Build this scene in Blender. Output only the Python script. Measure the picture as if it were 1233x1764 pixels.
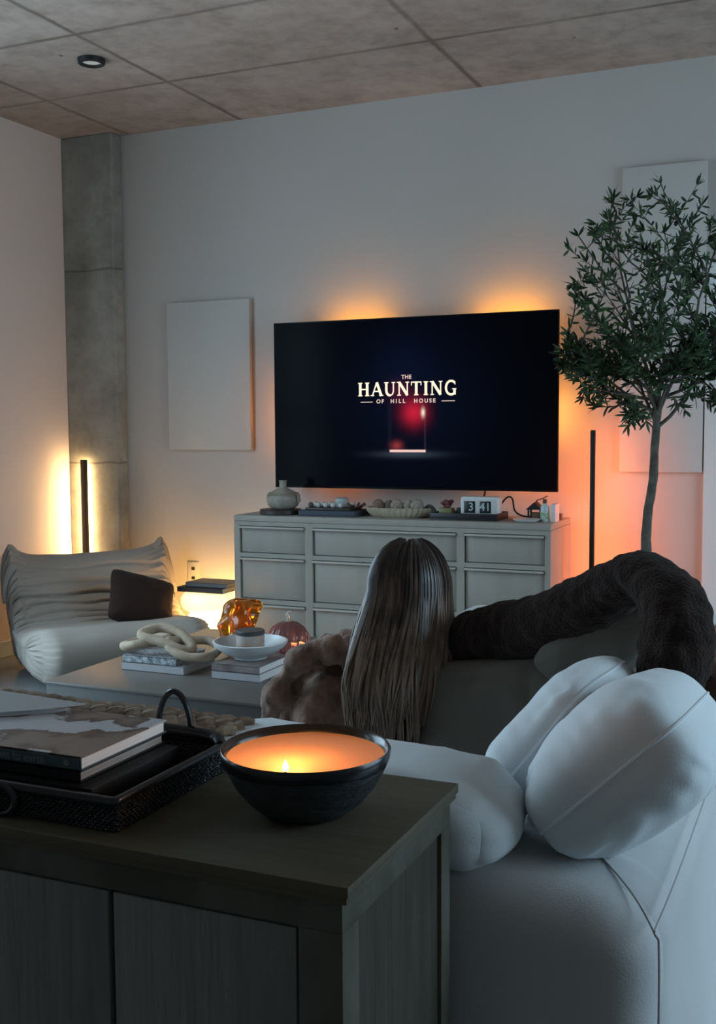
import bpy, bmesh, math, random
from mathutils import Vector, Matrix, noise
PI = math.pi
random.seed(7)
for o in list(bpy.data.objects):
    bpy.data.objects.remove(o)
S = bpy.context.scene
C = S.collection

# ------------------------------------------------------------------ camera
yaw, pitch, roll = math.radians(-23.58), math.radians(-4.37), math.radians(-0.356)
fwd = Vector((math.sin(yaw)*math.cos(pitch), math.cos(yaw)*math.cos(pitch), math.sin(pitch)))
rgt = Vector((math.cos(yaw), -math.sin(yaw), 0))
up = rgt.cross(fwd)
r2 = rgt*math.cos(roll) + up*math.sin(roll)
u2 = -rgt*math.sin(roll) + up*math.cos(roll)
cam_d = bpy.data.cameras.new('camera')
cam = bpy.data.objects.new('camera', cam_d); C.objects.link(cam)
M = Matrix((r2, u2, -fwd)).transposed().to_4x4()
M.translation = Vector((0, 0, 1.30))
cam.matrix_world = M
cam_d.sensor_fit = 'VERTICAL'; cam_d.sensor_height = 36; cam_d.sensor_width = 36
cam_d.lens = 36*1876.6/1764
cam_d.clip_start = 0.05
S.camera = cam

# ------------------------------------------------------------------ world, light, exposure
W = bpy.data.worlds.new('dusk'); S.world = W; W.use_nodes = True
bg = W.node_tree.nodes['Background']
# overcast dusk sky: a little brighter overhead than at the horizon, dimmer ground below
wn, wl = W.node_tree.nodes, W.node_tree.links
wt = wn.new('ShaderNodeTexCoord'); ws = wn.new('ShaderNodeSeparateXYZ'); wl.new(wt.outputs['Generated'], ws.inputs[0])
wr_ = wn.new('ShaderNodeValToRGB')
SKY = (0.42, 0.60, 0.74)
wr_.color_ramp.elements[0].position = 0.0; wr_.color_ramp.elements[0].color = (*[c*.42 for c in SKY], 1)
wr_.color_ramp.elements[1].position = 1.0; wr_.color_ramp.elements[1].color = (*SKY, 1)
for p_, k in ((.47, .46), (.53, .62), (.72, .98)):
    e_ = wr_.color_ramp.elements.new(p_); e_.color = (*[c*k for c in SKY], 1)
wm = wn.new('ShaderNodeMath'); wm.operation = 'MULTIPLY_ADD'; wm.inputs[1].default_value = .5; wm.inputs[2].default_value = .5
wl.new(ws.outputs[2], wm.inputs[0]); wl.new(wm.outputs[0], wr_.inputs[0]); wl.new(wr_.outputs[0], bg.inputs[0])
bg.inputs[1].default_value = 12.6
S.view_settings.view_transform = 'Standard'
S.view_settings.look = 'None'
S.view_settings.gamma = 1
S.view_settings.exposure = 0.0
S.view_settings.use_curve_mapping = False
try:
    S.cycles.use_denoising = True
    S.cycles.max_bounces = 8
    S.cycles.diffuse_bounces = 5
    S.cycles.sample_clamp_indirect = 4
except Exception:
    pass

def portal(name, loc, rot, sx, sy):
    d = bpy.data.lights.new(name, 'AREA'); d.shape = 'RECTANGLE'; d.size = sx; d.size_y = sy
    d.cycles.is_portal = True
    o = bpy.data.objects.new(name, d); o.location = loc; o.rotation_euler = rot; C.objects.link(o)
    return o
# daylight enters through the left and the right window openings
LW = (0.6, 4.3, 0.15, 2.95)      # y0 y1 z0 z1 in the left wall
RW = (2.1, 4.9, 0.30, 2.45)      # in the right wall
XL, XR, YB, YR, ZC = -4.36, 2.3, 5.60, -2.2, 3.07
portal('window_daylight_left', (XL-0.02, (LW[0]+LW[1])/2, (LW[2]+LW[3])/2), (0, -PI/2, 0), LW[3]-LW[2], LW[1]-LW[0])
portal('window_daylight_right', (XR+0.02, (RW[0]+RW[1])/2, (RW[2]+RW[3])/2), (0, PI/2, 0), RW[3]-RW[2], RW[1]-RW[0])

# ------------------------------------------------------------------ materials
def mat(name, col, rough=0.6, metal=0.0, spec=0.5, var=0.0, nscale=8.0, bump=0.0, bscale=60.0, stretch=None,
        sheen=0.0, trans=0.0, ior=1.45, emit=None, estr=0.0, sss=0.0, coat=0.0, var2=None):
    m = bpy.data.materials.new(name); m.use_nodes = True
    nt = m.node_tree; n = nt.nodes; L = nt.links
    b = n['Principled BSDF']
    b.inputs['Base Color'].default_value = (*col, 1)
    b.inputs['Roughness'].default_value = rough
    b.inputs['Metallic'].default_value = metal
    b.inputs['Specular IOR Level'].default_value = spec
    b.inputs['IOR'].default_value = ior
    b.inputs['Transmission Weight'].default_value = trans
    b.inputs['Sheen Weight'].default_value = sheen
    b.inputs['Subsurface Weight'].default_value = sss
    b.inputs['Coat Weight'].default_value = coat
    if sss: b.inputs['Subsurface Radius'].default_value = (0.03, 0.012, 0.005)
    if emit:
        b.inputs['Emission Color'].default_value = (*emit, 1)
        b.inputs['Emission Strength'].default_value = estr
    tc = n.new('ShaderNodeTexCoord'); mp = n.new('ShaderNodeMapping')
    L.new(tc.outputs['Object'], mp.inputs[0])
    if stretch: mp.inputs['Scale'].default_value = stretch
    if var or var2:
        t = n.new('ShaderNodeTexNoise'); t.inputs['Scale'].default_value = nscale; t.inputs['Detail'].default_value = 6
        L.new(mp.outputs[0], t.inputs['Vector'])
        r = n.new('ShaderNodeValToRGB')
        c2 = var2 or tuple(min(1, c*(1+var)) for c in col)
        c1 = col if var2 else tuple(c*(1-var) for c in col)
        r.color_ramp.elements[0].position = 0.35; r.color_ramp.elements[1].position = 0.65
        r.color_ramp.elements[0].color = (*c1, 1); r.color_ramp.elements[1].color = (*c2, 1)
        L.new(t.outputs['Fac'], r.inputs[0]); L.new(r.outputs[0], b.inputs['Base Color'])
    if bump:
        t = n.new('ShaderNodeTexNoise'); t.inputs['Scale'].default_value = bscale; t.inputs['Detail'].default_value = 5
        L.new(mp.outputs[0], t.inputs['Vector'])
        bp = n.new('ShaderNodeBump'); bp.inputs['Strength'].default_value = bump; bp.inputs['Distance'].default_value = 0.01
        L.new(t.outputs['Fac'], bp.inputs['Height']); L.new(bp.outputs[0], b.inputs['Normal'])
    return m

def nodes_of(m): return m.node_tree.nodes, m.node_tree.links, m.node_tree.nodes['Principled BSDF']

MW = mat('painted_wall', (0.58, 0.54, 0.50), 0.85, spec=0.2, var=0.02, nscale=1.5, bump=0.05, bscale=180)
MCANV = mat('white_canvas', (0.61, 0.58, 0.54), 0.85, spec=0.2, bump=0.1, bscale=300)

def concrete(name, base, dark, seams_x=(), seams_y=(), seams_z=(), wob=0.02, wid=0.012):
    m = mat(name, base, 0.85, spec=0.2)
    n, L, b = nodes_of(m)
    tc = n.new('ShaderNodeTexCoord')
    def nz(scale, detail=8, rough=0.6, st=(1, 1, 1)):
        mp = n.new('ShaderNodeMapping'); mp.inputs['Scale'].default_value = st
        L.new(tc.outputs['Object'], mp.inputs[0])
        t = n.new('ShaderNodeTexNoise'); t.inputs['Scale'].default_value = scale
        t.inputs['Detail'].default_value = detail; t.inputs['Roughness'].default_value = rough
        L.new(mp.outputs[0], t.inputs['Vector']); return t
    t1 = nz(1.6); r = n.new('ShaderNodeValToRGB')
    r.color_ramp.elements[0].position = 0.32; r.color_ramp.elements[1].position = 0.68
    r.color_ramp.elements[0].color = (*dark, 1); r.color_ramp.elements[1].color = (*base, 1)
    L.new(t1.outputs['Fac'], r.inputs[0])
    t2 = nz(9, 10, 0.7); r2_ = n.new('ShaderNodeValToRGB')
    r2_.color_ramp.elements[0].position = 0.30; r2_.color_ramp.elements[1].position = 0.6
    r2_.color_ramp.elements[0].color = (0.72, 0.70, 0.68, 1); r2_.color_ramp.elements[1].color = (1, 1, 1, 1)
    L.new(t2.outputs['Fac'], r2_.inputs[0])
    mul = n.new('ShaderNodeMixRGB'); mul.blend_type = 'MULTIPLY'; mul.inputs[0].default_value = 1
    L.new(r.outputs[0], mul.inputs[1]); L.new(r2_.outputs[0], mul.inputs[2])
    # small pits
    v = n.new('ShaderNodeTexVoronoi'); v.inputs['Scale'].default_value = 3.3
    L.new(tc.outputs['Object'], v.inputs['Vector'])
    pit = n.new('ShaderNodeMath'); pit.operation = 'LESS_THAN'; pit.inputs[1].default_value = 0.035
    L.new(v.outputs['Distance'], pit.inputs[0])
    sep = n.new('ShaderNodeSeparateXYZ'); L.new(tc.outputs['Object'], sep.inputs[0])
    wn = nz(5, 6, 0.7); wn2 = nz(2.0, 3)
    fac = pit.outputs[0]
    for axis, vals in ((0, seams_x), (1, seams_y), (2, seams_z)):
        for val in vals:
            a = n.new('ShaderNodeMath'); a.operation = 'SUBTRACT'; L.new(sep.outputs[axis], a.inputs[0]); a.inputs[1].default_value = val
            w0 = n.new('ShaderNodeMath'); w0.operation = 'MULTIPLY_ADD'; L.new(wn.outputs['Fac'], w0.inputs[0])
            w0.inputs[1].default_value = wob*2; w0.inputs[2].default_value = -wob
            s = n.new('ShaderNodeMath'); s.operation = 'ADD'; L.new(a.outputs[0], s.inputs[0]); L.new(w0.outputs[0], s.inputs[1])
            ab = n.new('ShaderNodeMath'); ab.operation = 'ABSOLUTE'; L.new(s.outputs[0], ab.inputs[0])
            mr = n.new('ShaderNodeMapRange'); L.new(ab.outputs[0], mr.inputs[0])
            mr.inputs[1].default_value = wid*0.35; mr.inputs[2].default_value = wid*1.5; mr.inputs[3].default_value = 0.85; mr.inputs[4].default_value = 0
            f2 = n.new('ShaderNodeMath'); f2.operation = 'MULTIPLY'; L.new(mr.outputs[0], f2.inputs[0])
            mr2 = n.new('ShaderNodeMapRange'); L.new(wn2.outputs['Fac'], mr2.inputs[0])
            mr2.inputs[1].default_value = 0.3; mr2.inputs[2].default_value = 0.6; mr2.inputs[3].default_value = 0.45; mr2.inputs[4].default_value = 1
            L.new(mr2.outputs[0], f2.inputs[1])
            mx = n.new('ShaderNodeMath'); mx.operation = 'MAXIMUM'; L.new(fac, mx.inputs[0]); L.new(f2.outputs[0], mx.inputs[1]); fac = mx.outputs[0]
    fin = n.new('ShaderNodeMixRGB'); L.new(fac, fin.inputs[0]); L.new(mul.outputs[0], fin.inputs[1])
    fin.inputs[2].default_value = (base[0]*0.30, base[1]*0.27, base[2]*0.25, 1)
    L.new(fin.outputs[0], b.inputs['Base Color'])
    bp = n.new('ShaderNodeBump'); bp.inputs['Strength'].default_value = 0.35; bp.inputs['Distance'].default_value = 0.01
    L.new(t2.outputs['Fac'], bp.inputs['Height']); L.new(bp.outputs[0], b.inputs['Normal'])
    return m

MCEIL = concrete('board_cast_concrete', (0.60, 0.49, 0.42), (0.43, 0.345, 0.29), (-3.16, -1.735, -0.28, -3.93), (4.112, 4.848, 3.38), (), 0.014, 0.014)  # pinkish warmth of the lamps is put into the ceiling's base tint
MCOL = concrete('grey_column_concrete', (0.46, 0.45, 0.40), (0.27, 0.265, 0.235), (), (), (2.27, 1.1), 0.02, 0.006)
MFLOOR = mat('polished_concrete_floor', (0.20, 0.21, 0.21), 0.22, var=0.12, nscale=2.5)

# ------------------------------------------------------------------ geometry helpers
def NB(): return bmesh.new()

XF = {}
def thing(name, label, cat, loc=(0, 0, 0), rotz=0.0, group=None):
    o = bpy.data.objects.new(name, None); C.objects.link(o)
    o.empty_display_size = 0.05
    o.location = loc; o.rotation_euler = (0, 0, rotz)
    o['label'] = label; o['category'] = cat
    if group: o['group'] = group
    XF[o.name] = Matrix.Translation(Vector(loc)) @ Matrix.Rotation(rotz, 4, 'Z')
    return o

def obj(name, bm, m, parent=None, local=False, smooth=True, label=None, angle=40):
    """one mesh object; vertices are in world coordinates unless local is True"""
    if parent is not None and not local:
        bm.transform(XF[parent.name].inverted())
    me = bpy.data.meshes.new(name)
    bmesh.ops.recalc_face_normals(bm, faces=bm.faces)
    bm.to_mesh(me); bm.free()
    for x in (m if isinstance(m, (list, tuple)) else [m]): me.materials.append(x)
    if smooth:
        me.polygons.foreach_set('use_smooth', [True]*len(me.polygons))
        try: me.set_sharp_from_angle(angle=math.radians(angle))
        except Exception: pass
    o = bpy.data.objects.new(name, me); C.objects.link(o)
    if parent is not None:
        o.parent = parent
        XF[o.name] = XF[parent.name]
    if label: o['label'] = label
    return o

def solo(name, bm, m, label, cat, base, rotz=0.0, group=None, smooth=True, local=False, angle=40):
    """a thing that is one mesh, origin at its base"""
    if not local:
        bm.transform((Matrix.Translation(Vector(base)) @ Matrix.Rotation(rotz, 4, 'Z')).inverted())
    o = obj(name, bm, m, None, smooth=smooth, angle=angle)
    o.location = base; o.rotation_euler = (0, 0, rotz)
    XF[o.name] = Matrix.Translation(Vector(base)) @ Matrix.Rotation(rotz, 4, 'Z')
    o['label'] = label; o['category'] = cat
    if group: o['group'] = group
    return o

def struct(name, bm, m, parent=None, smooth=False):
    o = obj(name, bm, m, parent, smooth=smooth)
    if parent is None: o['kind'] = 'structure'
    return o

def box(bm, x0, x1, y0, y1, z0, z1, bev=0.0, seg=2, mx=None, mi=0):
    r = bmesh.ops.create_cube(bm, size=1.0)
    vs = r['verts']
    for v in vs:
        v.co = Vector((x0+(x1-x0)*(v.co.x+.5), y0+(y1-y0)*(v.co.y+.5), z0+(z1-z0)*(v.co.z+.5)))
    fs = list({f for v in vs for f in v.link_faces})
    for f in fs: f.material_index = mi
    if bev > 0:
        es = list({e for v in vs for e in v.link_edges})
        rr = bmesh.ops.bevel(bm, geom=es, offset=bev, segments=seg, profile=0.5, affect='EDGES', clamp_overlap=True)
        vs = list({v for f in rr['faces'] for v in f.verts} | {v for v in vs if v.is_valid})
        for f in rr['faces']: f.material_index = mi
    if mx is not None:
        bmesh.ops.transform(bm, matrix=mx, verts=vs)
    return vs

def lathe(bm, prof, cx, cy, seg=48, mi=0, mod=None, cap=False):
    rings = []
    for r, z in prof:
        ring = []
        for i in range(seg):
            a = 2*PI*i/seg
            rr = r*(mod(a, z, r) if mod else 1)
            ring.append(bm.verts.new((cx+rr*math.cos(a), cy+rr*math.sin(a), z)))
        rings.append(ring)
    for a, b in zip(rings, rings[1:]):
        for i in range(seg):
            j = (i+1) % seg
            f = bm.faces.new((a[i], a[j], b[j], b[i])); f.material_index = mi
    if cap:
        for rg in (rings[0], rings[-1]):
            f = bm.faces.new(rg); f.material_index = mi
    return rings

def tube(bm, pts, rad, seg=10, closed=False, caps=True, flat=1.0, mi=0):
    pts = [Vector(p) for p in pts]; n = len(pts)
    R = rad if isinstance(rad, (list, tuple)) else [rad]*n
    rings = []; prev = None
    for i in range(n):
        if closed: t = pts[(i+1) % n]-pts[i-1]
        else: t = pts[min(i+1, n-1)]-pts[max(i-1, 0)]
        if t.length < 1e-9: t = Vector((0, 0, 1))
        t.normalize()
        if prev is None:
            a = Vector((0, 0, 1)) if abs(t.z) < 0.9 else Vector((1, 0, 0))
            u = t.cross(a).normalized()
        else:
            u = (prev - t*prev.dot(t))
            u = u.normalized() if u.length > 1e-6 else t.orthogonal().normalized()
        prev = u; v = t.cross(u)
        rings.append([bm.verts.new(pts[i]+(u*math.cos(2*PI*k/seg)+v*math.sin(2*PI*k/seg)*flat)*R[i]) for k in range(seg)])
    m = n if closed else n-1
    for i in range(m):
        a, b = rings[i], rings[(i+1) % n]
        for k in range(seg):
            j = (k+1) % seg
            f = bm.faces.new((a[k], a[j], b[j], b[k])); f.material_index = mi
    if caps and not closed:
        bm.faces.new(rings[0][::-1]).material_index = mi; bm.faces.new(rings[-1]).material_index = mi
    return rings

def cyl(bm, cx, cy, z0, z1, r, seg=32, bev=0.0, mi=0):
    if bev: prof = [(1e-4, z0), (r-bev, z0), (r, z0+bev), (r, z1-bev), (r-bev, z1), (1e-4, z1)]
    else: prof = [(1e-4, z0), (r, z0), (r, z1), (1e-4, z1)]
    return lathe(bm, prof, cx, cy, seg, mi)

def ellipsoid(bm, c, r, seg=24, rings=14, mx=None, mi=0):
    rr = bmesh.ops.create_uvsphere(bm, u_segments=seg, v_segments=rings, radius=1.0)
    m = Matrix.Translation(Vector(c)) @ (mx or Matrix.Identity(4)) @ Matrix.Diagonal((*r, 1))
    bmesh.ops.transform(bm, matrix=m, verts=rr['verts'])
    for v in rr['verts']:
        for f in v.link_faces: f.material_index = mi
    return rr['verts']

def smoothpath(pts, sub=8, closed=False):
    P = [Vector(p) for p in pts]; n = len(P); out = []
    rng = range(n) if closed else range(n-1)
    for i in rng:
        p0 = P[(i-1) % n] if (closed or i > 0) else P[0]
        p1 = P[i]; p2 = P[(i+1) % n]
        p3 = P[(i+2) % n] if (closed or i+2 < n) else P[-1]
        for k in range(sub):
            t = k/sub
            out.append(0.5*((2*p1)+(-p0+p2)*t+(2*p0-5*p1+4*p2-p3)*t*t+(-p0+3*p1-3*p2+p3)*t**3))
    if not closed: out.append(P[-1])
    return out

def fn(p, s, seed=0.0):
    return noise.noise(Vector((p[0]*s+seed, p[1]*s+seed*1.7, p[2]*s-seed)))

def pillow(w, h, t, mx, seed=0, nu=56, nv=48, pw=3.2, q=0.5, wr=0.012, ear=0.06, rnd=0.12, sharp_wr=0.0):
    """plump knife-edge cushion; width along local x, height along local y, thickness along local z"""
    bm = NB()
    def pos(u, v, side):
        e = (1-abs(u)**pw)*(1-abs(v)**pw)
        th = t*0.5*max(0.0, e)**q
        # sides pull in between the corners
        cx_ = w*0.5*u*(1-ear*(1-abs(v)**2)*abs(u)**3)
        cy_ = h*0.5*v*(1-ear*(1-abs(u)**2)*abs(v)**3)
        k = rnd*(abs(u)*abs(v))**4
        cx_ *= (1-k); cy_ *= (1-k)
        p = Vector((cx_, cy_, side*th))
        nn = fn(p, 5, seed+side)*wr*2+fn(p, 14, seed*2+side)*wr*0.8
        edge = max(abs(u), abs(v))
        cre = math.sin(fn(p, 6, seed)*9+ (u*14+v*17))*wr*0.38*edge**3
        if sharp_wr:
            a = abs(fn(p, 7, seed+5)); cre -= sharp_wr*max(0, 0.10-a)/0.10
        f = min(1, (1-edge)*8)
        p.z += side*(nn+cre)*f
        return p
    top = [[None]*(nv+1) for _ in range(nu+1)]; bot = [[None]*(nv+1) for _ in range(nu+1)]
    for i in range(nu+1):
        for j in range(nv+1):
            u = math.sin((i/nu-.5)*PI); v = math.sin((j/nv-.5)*PI)
            top[i][j] = bm.verts.new(mx @ pos(u, v, 1))
            if i in (0, nu) or j in (0, nv): bot[i][j] = top[i][j]
            else: bot[i][j] = bm.verts.new(mx @ pos(u, v, -1))
    for i in range(nu):
        for j in range(nv):
            bm.faces.new((top[i][j], top[i+1][j], top[i+1][j+1], top[i][j+1]))
            try: bm.faces.new((bot[i][j], bot[i][j+1], bot[i+1][j+1], bot[i+1][j]))
            except ValueError: pass
    rim = [top[i][0].co.copy() for i in range(nu)]+[top[nu][j].co.copy() for j in range(nv)]+[top[i][nv].co.copy() for i in range(nu, 0, -1)]+[top[0][j].co.copy() for j in range(nv, 0, -1)]
    return bm, rim

def basis(xa, ya, origin):
    xa = Vector(xa).normalized(); ya = Vector(ya); ya = (ya-xa*ya.dot(xa)).normalized(); za = xa.cross(ya)
    m = Matrix((xa, ya, za)).transposed().to_4x4(); m.translation = Vector(origin); return m

def softbox(x0, x1, y0, y1, z0, z1, r, n=26, seed=0, wr=0.006, bulge=0.02, shape=None):
    """upholstered block: rounded box with puffed faces and soft wrinkles"""
    bm = NB()
    bmesh.ops.create_cube(bm, size=2.0)
    bmesh.ops.subdivide_edges(bm, edges=bm.edges[:], cuts=n, use_grid_fill=True)
    c = Vector(((x0+x1)/2, (y0+y1)/2, (z0+z1)/2)); hs = Vector(((x1-x0)/2, (y1-y0)/2, (z1-z0)/2))
    for v in bm.verts:
        # spread verts towards edges
        q = Vector([math.sin(k*PI/2) for k in v.co])
        p = Vector((q.x*hs.x, q.y*hs.y, q.z*hs.z))
        inner = Vector([max(-(hs[k]-r), min(hs[k]-r, p[k])) for k in range(3)])
        d = p-inner
        if d.length > 1e-9: p = inner+d.normalized()*r
        nrm = d.normalized() if d.length > 1e-9 else Vector((0, 0, 0))
        b = (1-q.x**2)*(1-q.y**2) + (1-q.y**2)*(1-q.z**2) + (1-q.x**2)*(1-q.z**2)
        p += nrm*bulge*b
        w = c+p
        p += nrm*(fn(w, 4, seed)*wr*2+fn(w, 11, seed+3)*wr)
        v.co = c+p
        if shape: v.co = shape(v.co.copy())
    return bm

def skin(verts, edges, radii, root=0, sub=2):
    me = bpy.data.meshes.new('tmp'); me.from_pydata([tuple(v) for v in verts], edges, []); me.update()
    o = bpy.data.objects.new('tmp', me); C.objects.link(o)
    mod = o.modifiers.new('s', 'SKIN'); mod.branch_smoothing = 0.6
    for i, sv in enumerate(me.skin_vertices[0].data):
        r = radii[i]; sv.radius = r if isinstance(r, tuple) else (r, r)
        sv.use_root = (i == root)
    ss = o.modifiers.new('u', 'SUBSURF'); ss.levels = sub; ss.render_levels = sub
    bpy.context.view_layer.update()
    dg = bpy.context.evaluated_depsgraph_get()
    em = bpy.data.meshes.new_from_object(o.evaluated_get(dg))
    bpy.data.objects.remove(o); bpy.data.meshes.remove(me)
    bm = NB(); bm.from_mesh(em); bpy.data.meshes.remove(em)
    return bm

def remesh(bm, vox, smooth_it=4):
    me = bpy.data.meshes.new('tmp'); bm.to_mesh(me); bm.free()
    o = bpy.data.objects.new('tmp', me); C.objects.link(o)
    r = o.modifiers.new('r', 'REMESH'); r.mode = 'VOXEL'; r.voxel_size = vox
    if smooth_it:
        s = o.modifiers.new('s', 'SMOOTH'); s.iterations = smooth_it; s.factor = 0.5
    bpy.context.view_layer.update()
    dg = bpy.context.evaluated_depsgraph_get()
    em = bpy.data.meshes.new_from_object(o.evaluated_get(dg))
    bpy.data.objects.remove(o); bpy.data.meshes.remove(me)
    b2 = NB(); b2.from_mesh(em); bpy.data.meshes.remove(em)
    return b2

def displace(bm, f):
    bm.normal_update()
    nn = [(v, v.normal.copy()) for v in bm.verts]
    for v, k in nn: v.co = v.co + k*f(v.co)

def text_bm(body, size, depth=0.0008, bold=0.0, space=1.0):
    """lettering in the xz plane, centred, facing -y"""
    cu = bpy.data.curves.new('tmp', 'FONT'); cu.body = body; cu.size = size
    cu.extrude = depth; cu.offset = bold; cu.align_x = 'CENTER'; cu.align_y = 'CENTER'; cu.space_character = space
    o = bpy.data.objects.new('tmp', cu); C.objects.link(o)
    bpy.context.view_layer.update()
    dg = bpy.context.evaluated_depsgraph_get()
    em = bpy.data.meshes.new_from_object(o.evaluated_get(dg))
    bpy.data.objects.remove(o); bpy.data.curves.remove(cu)
    bm = NB(); bm.from_mesh(em); bpy.data.meshes.remove(em)
    bm.transform(Matrix.Rotation(PI/2, 4, 'X'))
    return bm

# ------------------------------------------------------------------ room
def quadwall(name, m, holes, axis, pos, a0, a1, z0, z1, th):
    """wall in plane axis=pos with rectangular holes [(a0,a1,z0,z1)]"""
    bm = NB()
    asg = sorted({a0, a1} | {h[0] for h in holes} | {h[1] for h in holes})
    zs = sorted({z0, z1} | {h[2] for h in holes} | {h[3] for h in holes})
    for i in range(len(asg)-1):
        for j in range(len(zs)-1):
            ca, cz = (asg[i]+asg[i+1])/2, (zs[j]+zs[j+1])/2
            if any(h[0] < ca < h[1] and h[2] < cz < h[3] for h in holes): continue
            if axis == 'x': box(bm, min(pos, pos+th), max(pos, pos+th), asg[i], asg[i+1], zs[j], zs[j+1])
            else: box(bm, asg[i], asg[i+1], min(pos, pos+th), max(pos, pos+th), zs[j], zs[j+1])
    return struct(name, bm, m)

bm = NB(); box(bm, XL-.2, XR+.2, YR-.2, YB+.2, -.1, 0); struct('floor', bm, MFLOOR)
bm = NB(); box(bm, XL-.2, XR+.2, YR-.2, YB+.2, ZC, ZC+.15); struct('ceiling', bm, MCEIL)
quadwall('wall_back', MW, [], 'y', YB, XL-.15, XR+.15, 0, ZC, .15)
quadwall('wall_front', MW, [], 'y', YR, XL-.15, XR+.15, 0, ZC, -.15)
quadwall('wall_left', mat('lamp_tinted_wall', (0.86, 0.70, 0.62), 0.85, spec=0.2, bump=0.05, bscale=180), [LW], 'x', XL, YR, YB, 0, ZC, -.15)  # left wall lighter and warmer: lamp glow put into its colour
quadwall('wall_right', MW, [RW], 'x', XR, YR, YB, 0, ZC, .15)
bm = NB(); box(bm, XL, -3.99, 5.50, YB, 0, ZC, 0.008); o = struct('wall_column', bm, MCOL)
MWF = mat('dark_window_metal', (0.03, 0.03, 0.033), 0.5)
for nm, X, (a, b_, c_, d_), k in (('window_1', XL-.07, LW, 4), ('window_2', XR+.07, RW, 4)):
    bm = NB()
    for i in range(k+1):
        y = a+(b_-a)*i/k; box(bm, X-.03, X+.03, max(a, y-.025), min(b_, y+.025), c_, d_)
    for z in (c_+.025, c_+(d_-c_)*.45, c_+(d_-c_)*.75, d_-.025): box(bm, X-.028, X+.028, a, b_, z-.025, z+.025)
    struct(nm, bm, MWF)
# bright casing strip at the right end of the television wall
MTRIM = mat('white_trim_paint', (0.72, 0.74, 0.72), 0.6)
bm = NB(); box(bm, -0.583, -0.47, 5.565, YB, 0, 2.1, .004); struct('trim_1', bm, MTRIM)
bm = NB(); box(bm, XL, XL+.015, 3.5, 5.5, 0, .09, .003); struct('baseboard_left', bm, MTRIM)
bm = NB(); box(bm, -3.99, -.59, 5.585, YB, 0, .09, .003); struct('baseboard_back', bm, MTRIM)

# curtains beside the left window (they show, dim, in the television glass)
MCURT = mat('charcoal_curtain', (0.10, 0.10, 0.105), 0.9, bump=.2)
def curtain(y0, y1, label):
    bm = NB(); n = 90; prev = None
    for i in range(n+1):
        t = i/n; y = y0+(y1-y0)*t; x = XL+.11+.035*math.sin(t*2*PI*7)+.01*math.sin(t*31)
        a = bm.verts.new((x, y, .03)); b = bm.verts.new((x+.004*math.sin(t*40), y, 2.9))
        if prev: bm.faces.new((prev[0], a, b, prev[1]))
        prev = (a, b)
    bmesh.ops.solidify(bm, geom=bm.faces[:], thickness=0.006)
    solo('curtain', bm, MCURT, label, 'curtain', (XL+.11, (y0+y1)/2, .03), group=None)
curtain(3.95, 4.45, 'charcoal curtain gathered at the far side of the left window')
curtain(0.85, 1.75, 'charcoal curtain drawn across the middle of the left window')

# ------------------------------------------------------------------ canvases on the television wall
def canvas(x0, x1, z0, z1, label):
    t = thing('canvas_panel', label, 'wall art', ((x0+x1)/2, YB, z0))
    bm = NB(); box(bm, x0, x1, YB-.035, YB-.001, z0, z1, .003); obj('canvas', bm, MCANV, t)
    return t
canvas(-3.665, -3.105, 1.18, 2.052, 'blank white square-edged panel on the wall left of the television')
canvas(-0.99, -0.59, 1.075, 2.575, 'tall blank white panel on the wall behind the olive tree')

# wall socket and small switch over the lamp
MPL = mat('white_plastic', (0.62, 0.62, 0.60), 0.4)
MPD = mat('dark_plastic', (0.03, 0.03, 0.03), 0.5)
t = thing('wall_socket', 'small white wall socket above the glowing lamp', 'socket', (-3.53, YB, .37))
bm = NB(); box(bm, -3.568, -3.492, YB-.008, YB, .37, .505, .003); obj('plate', bm, MPL, t)
for z in (.405, .462):
    bm = NB(); box(bm, -3.542, -3.518, YB-.010, YB-.006, z-.008, z+.012, .002); obj('outlet', bm, MPD, t)

# ceiling light
t = thing('ceiling_light', 'round recessed ceiling light with a black ring', 'ceiling light', (-3.30, 4.408, ZC))
MBLK = mat('matte_black', (0.012, 0.012, 0.013), 0.45)
bm = NB(); lathe(bm, [(.045, ZC-.001), (.045, ZC-.022), (.052, ZC-.026), (.063, ZC-.022), (.066, ZC-.001)], -3.30, 4.408, 40); obj('ring', bm, MBLK, t)
bm = NB(); lathe(bm, [(1e-4, ZC-.012), (.046, ZC-.012), (.046, ZC-.008), (1e-4, ZC-.008)], -3.30, 4.408, 32)
obj('diffuser', bm, mat('frosted_diffuser', (.8, .78, .72), .5, emit=(1, .92, .8), estr=.12), t)

# ------------------------------------------------------------------ television
MSCR = mat('screen_bezel', (0.006, 0.006, 0.007), 0.25, spec=.3)
TX0, TX1, TZ0, TZ1, TY = -2.935, -1.297, 0.968, 1.900, 5.54
t = thing('television', 'large wall mounted television showing a dark film title card', 'television', ((TX0+TX1)/2, YB, TZ0))
bm = NB(); box(bm, TX0, TX1, TY+.001, TY+.022, TZ0, TZ1, .003); obj('housing', bm, MSCR, t)
bm = NB(); box(bm, -2.45, -1.75, TY+.018, YB+.100, 1.22, 1.62, .004); obj('wall_mount', bm, MBLK, t)
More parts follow.
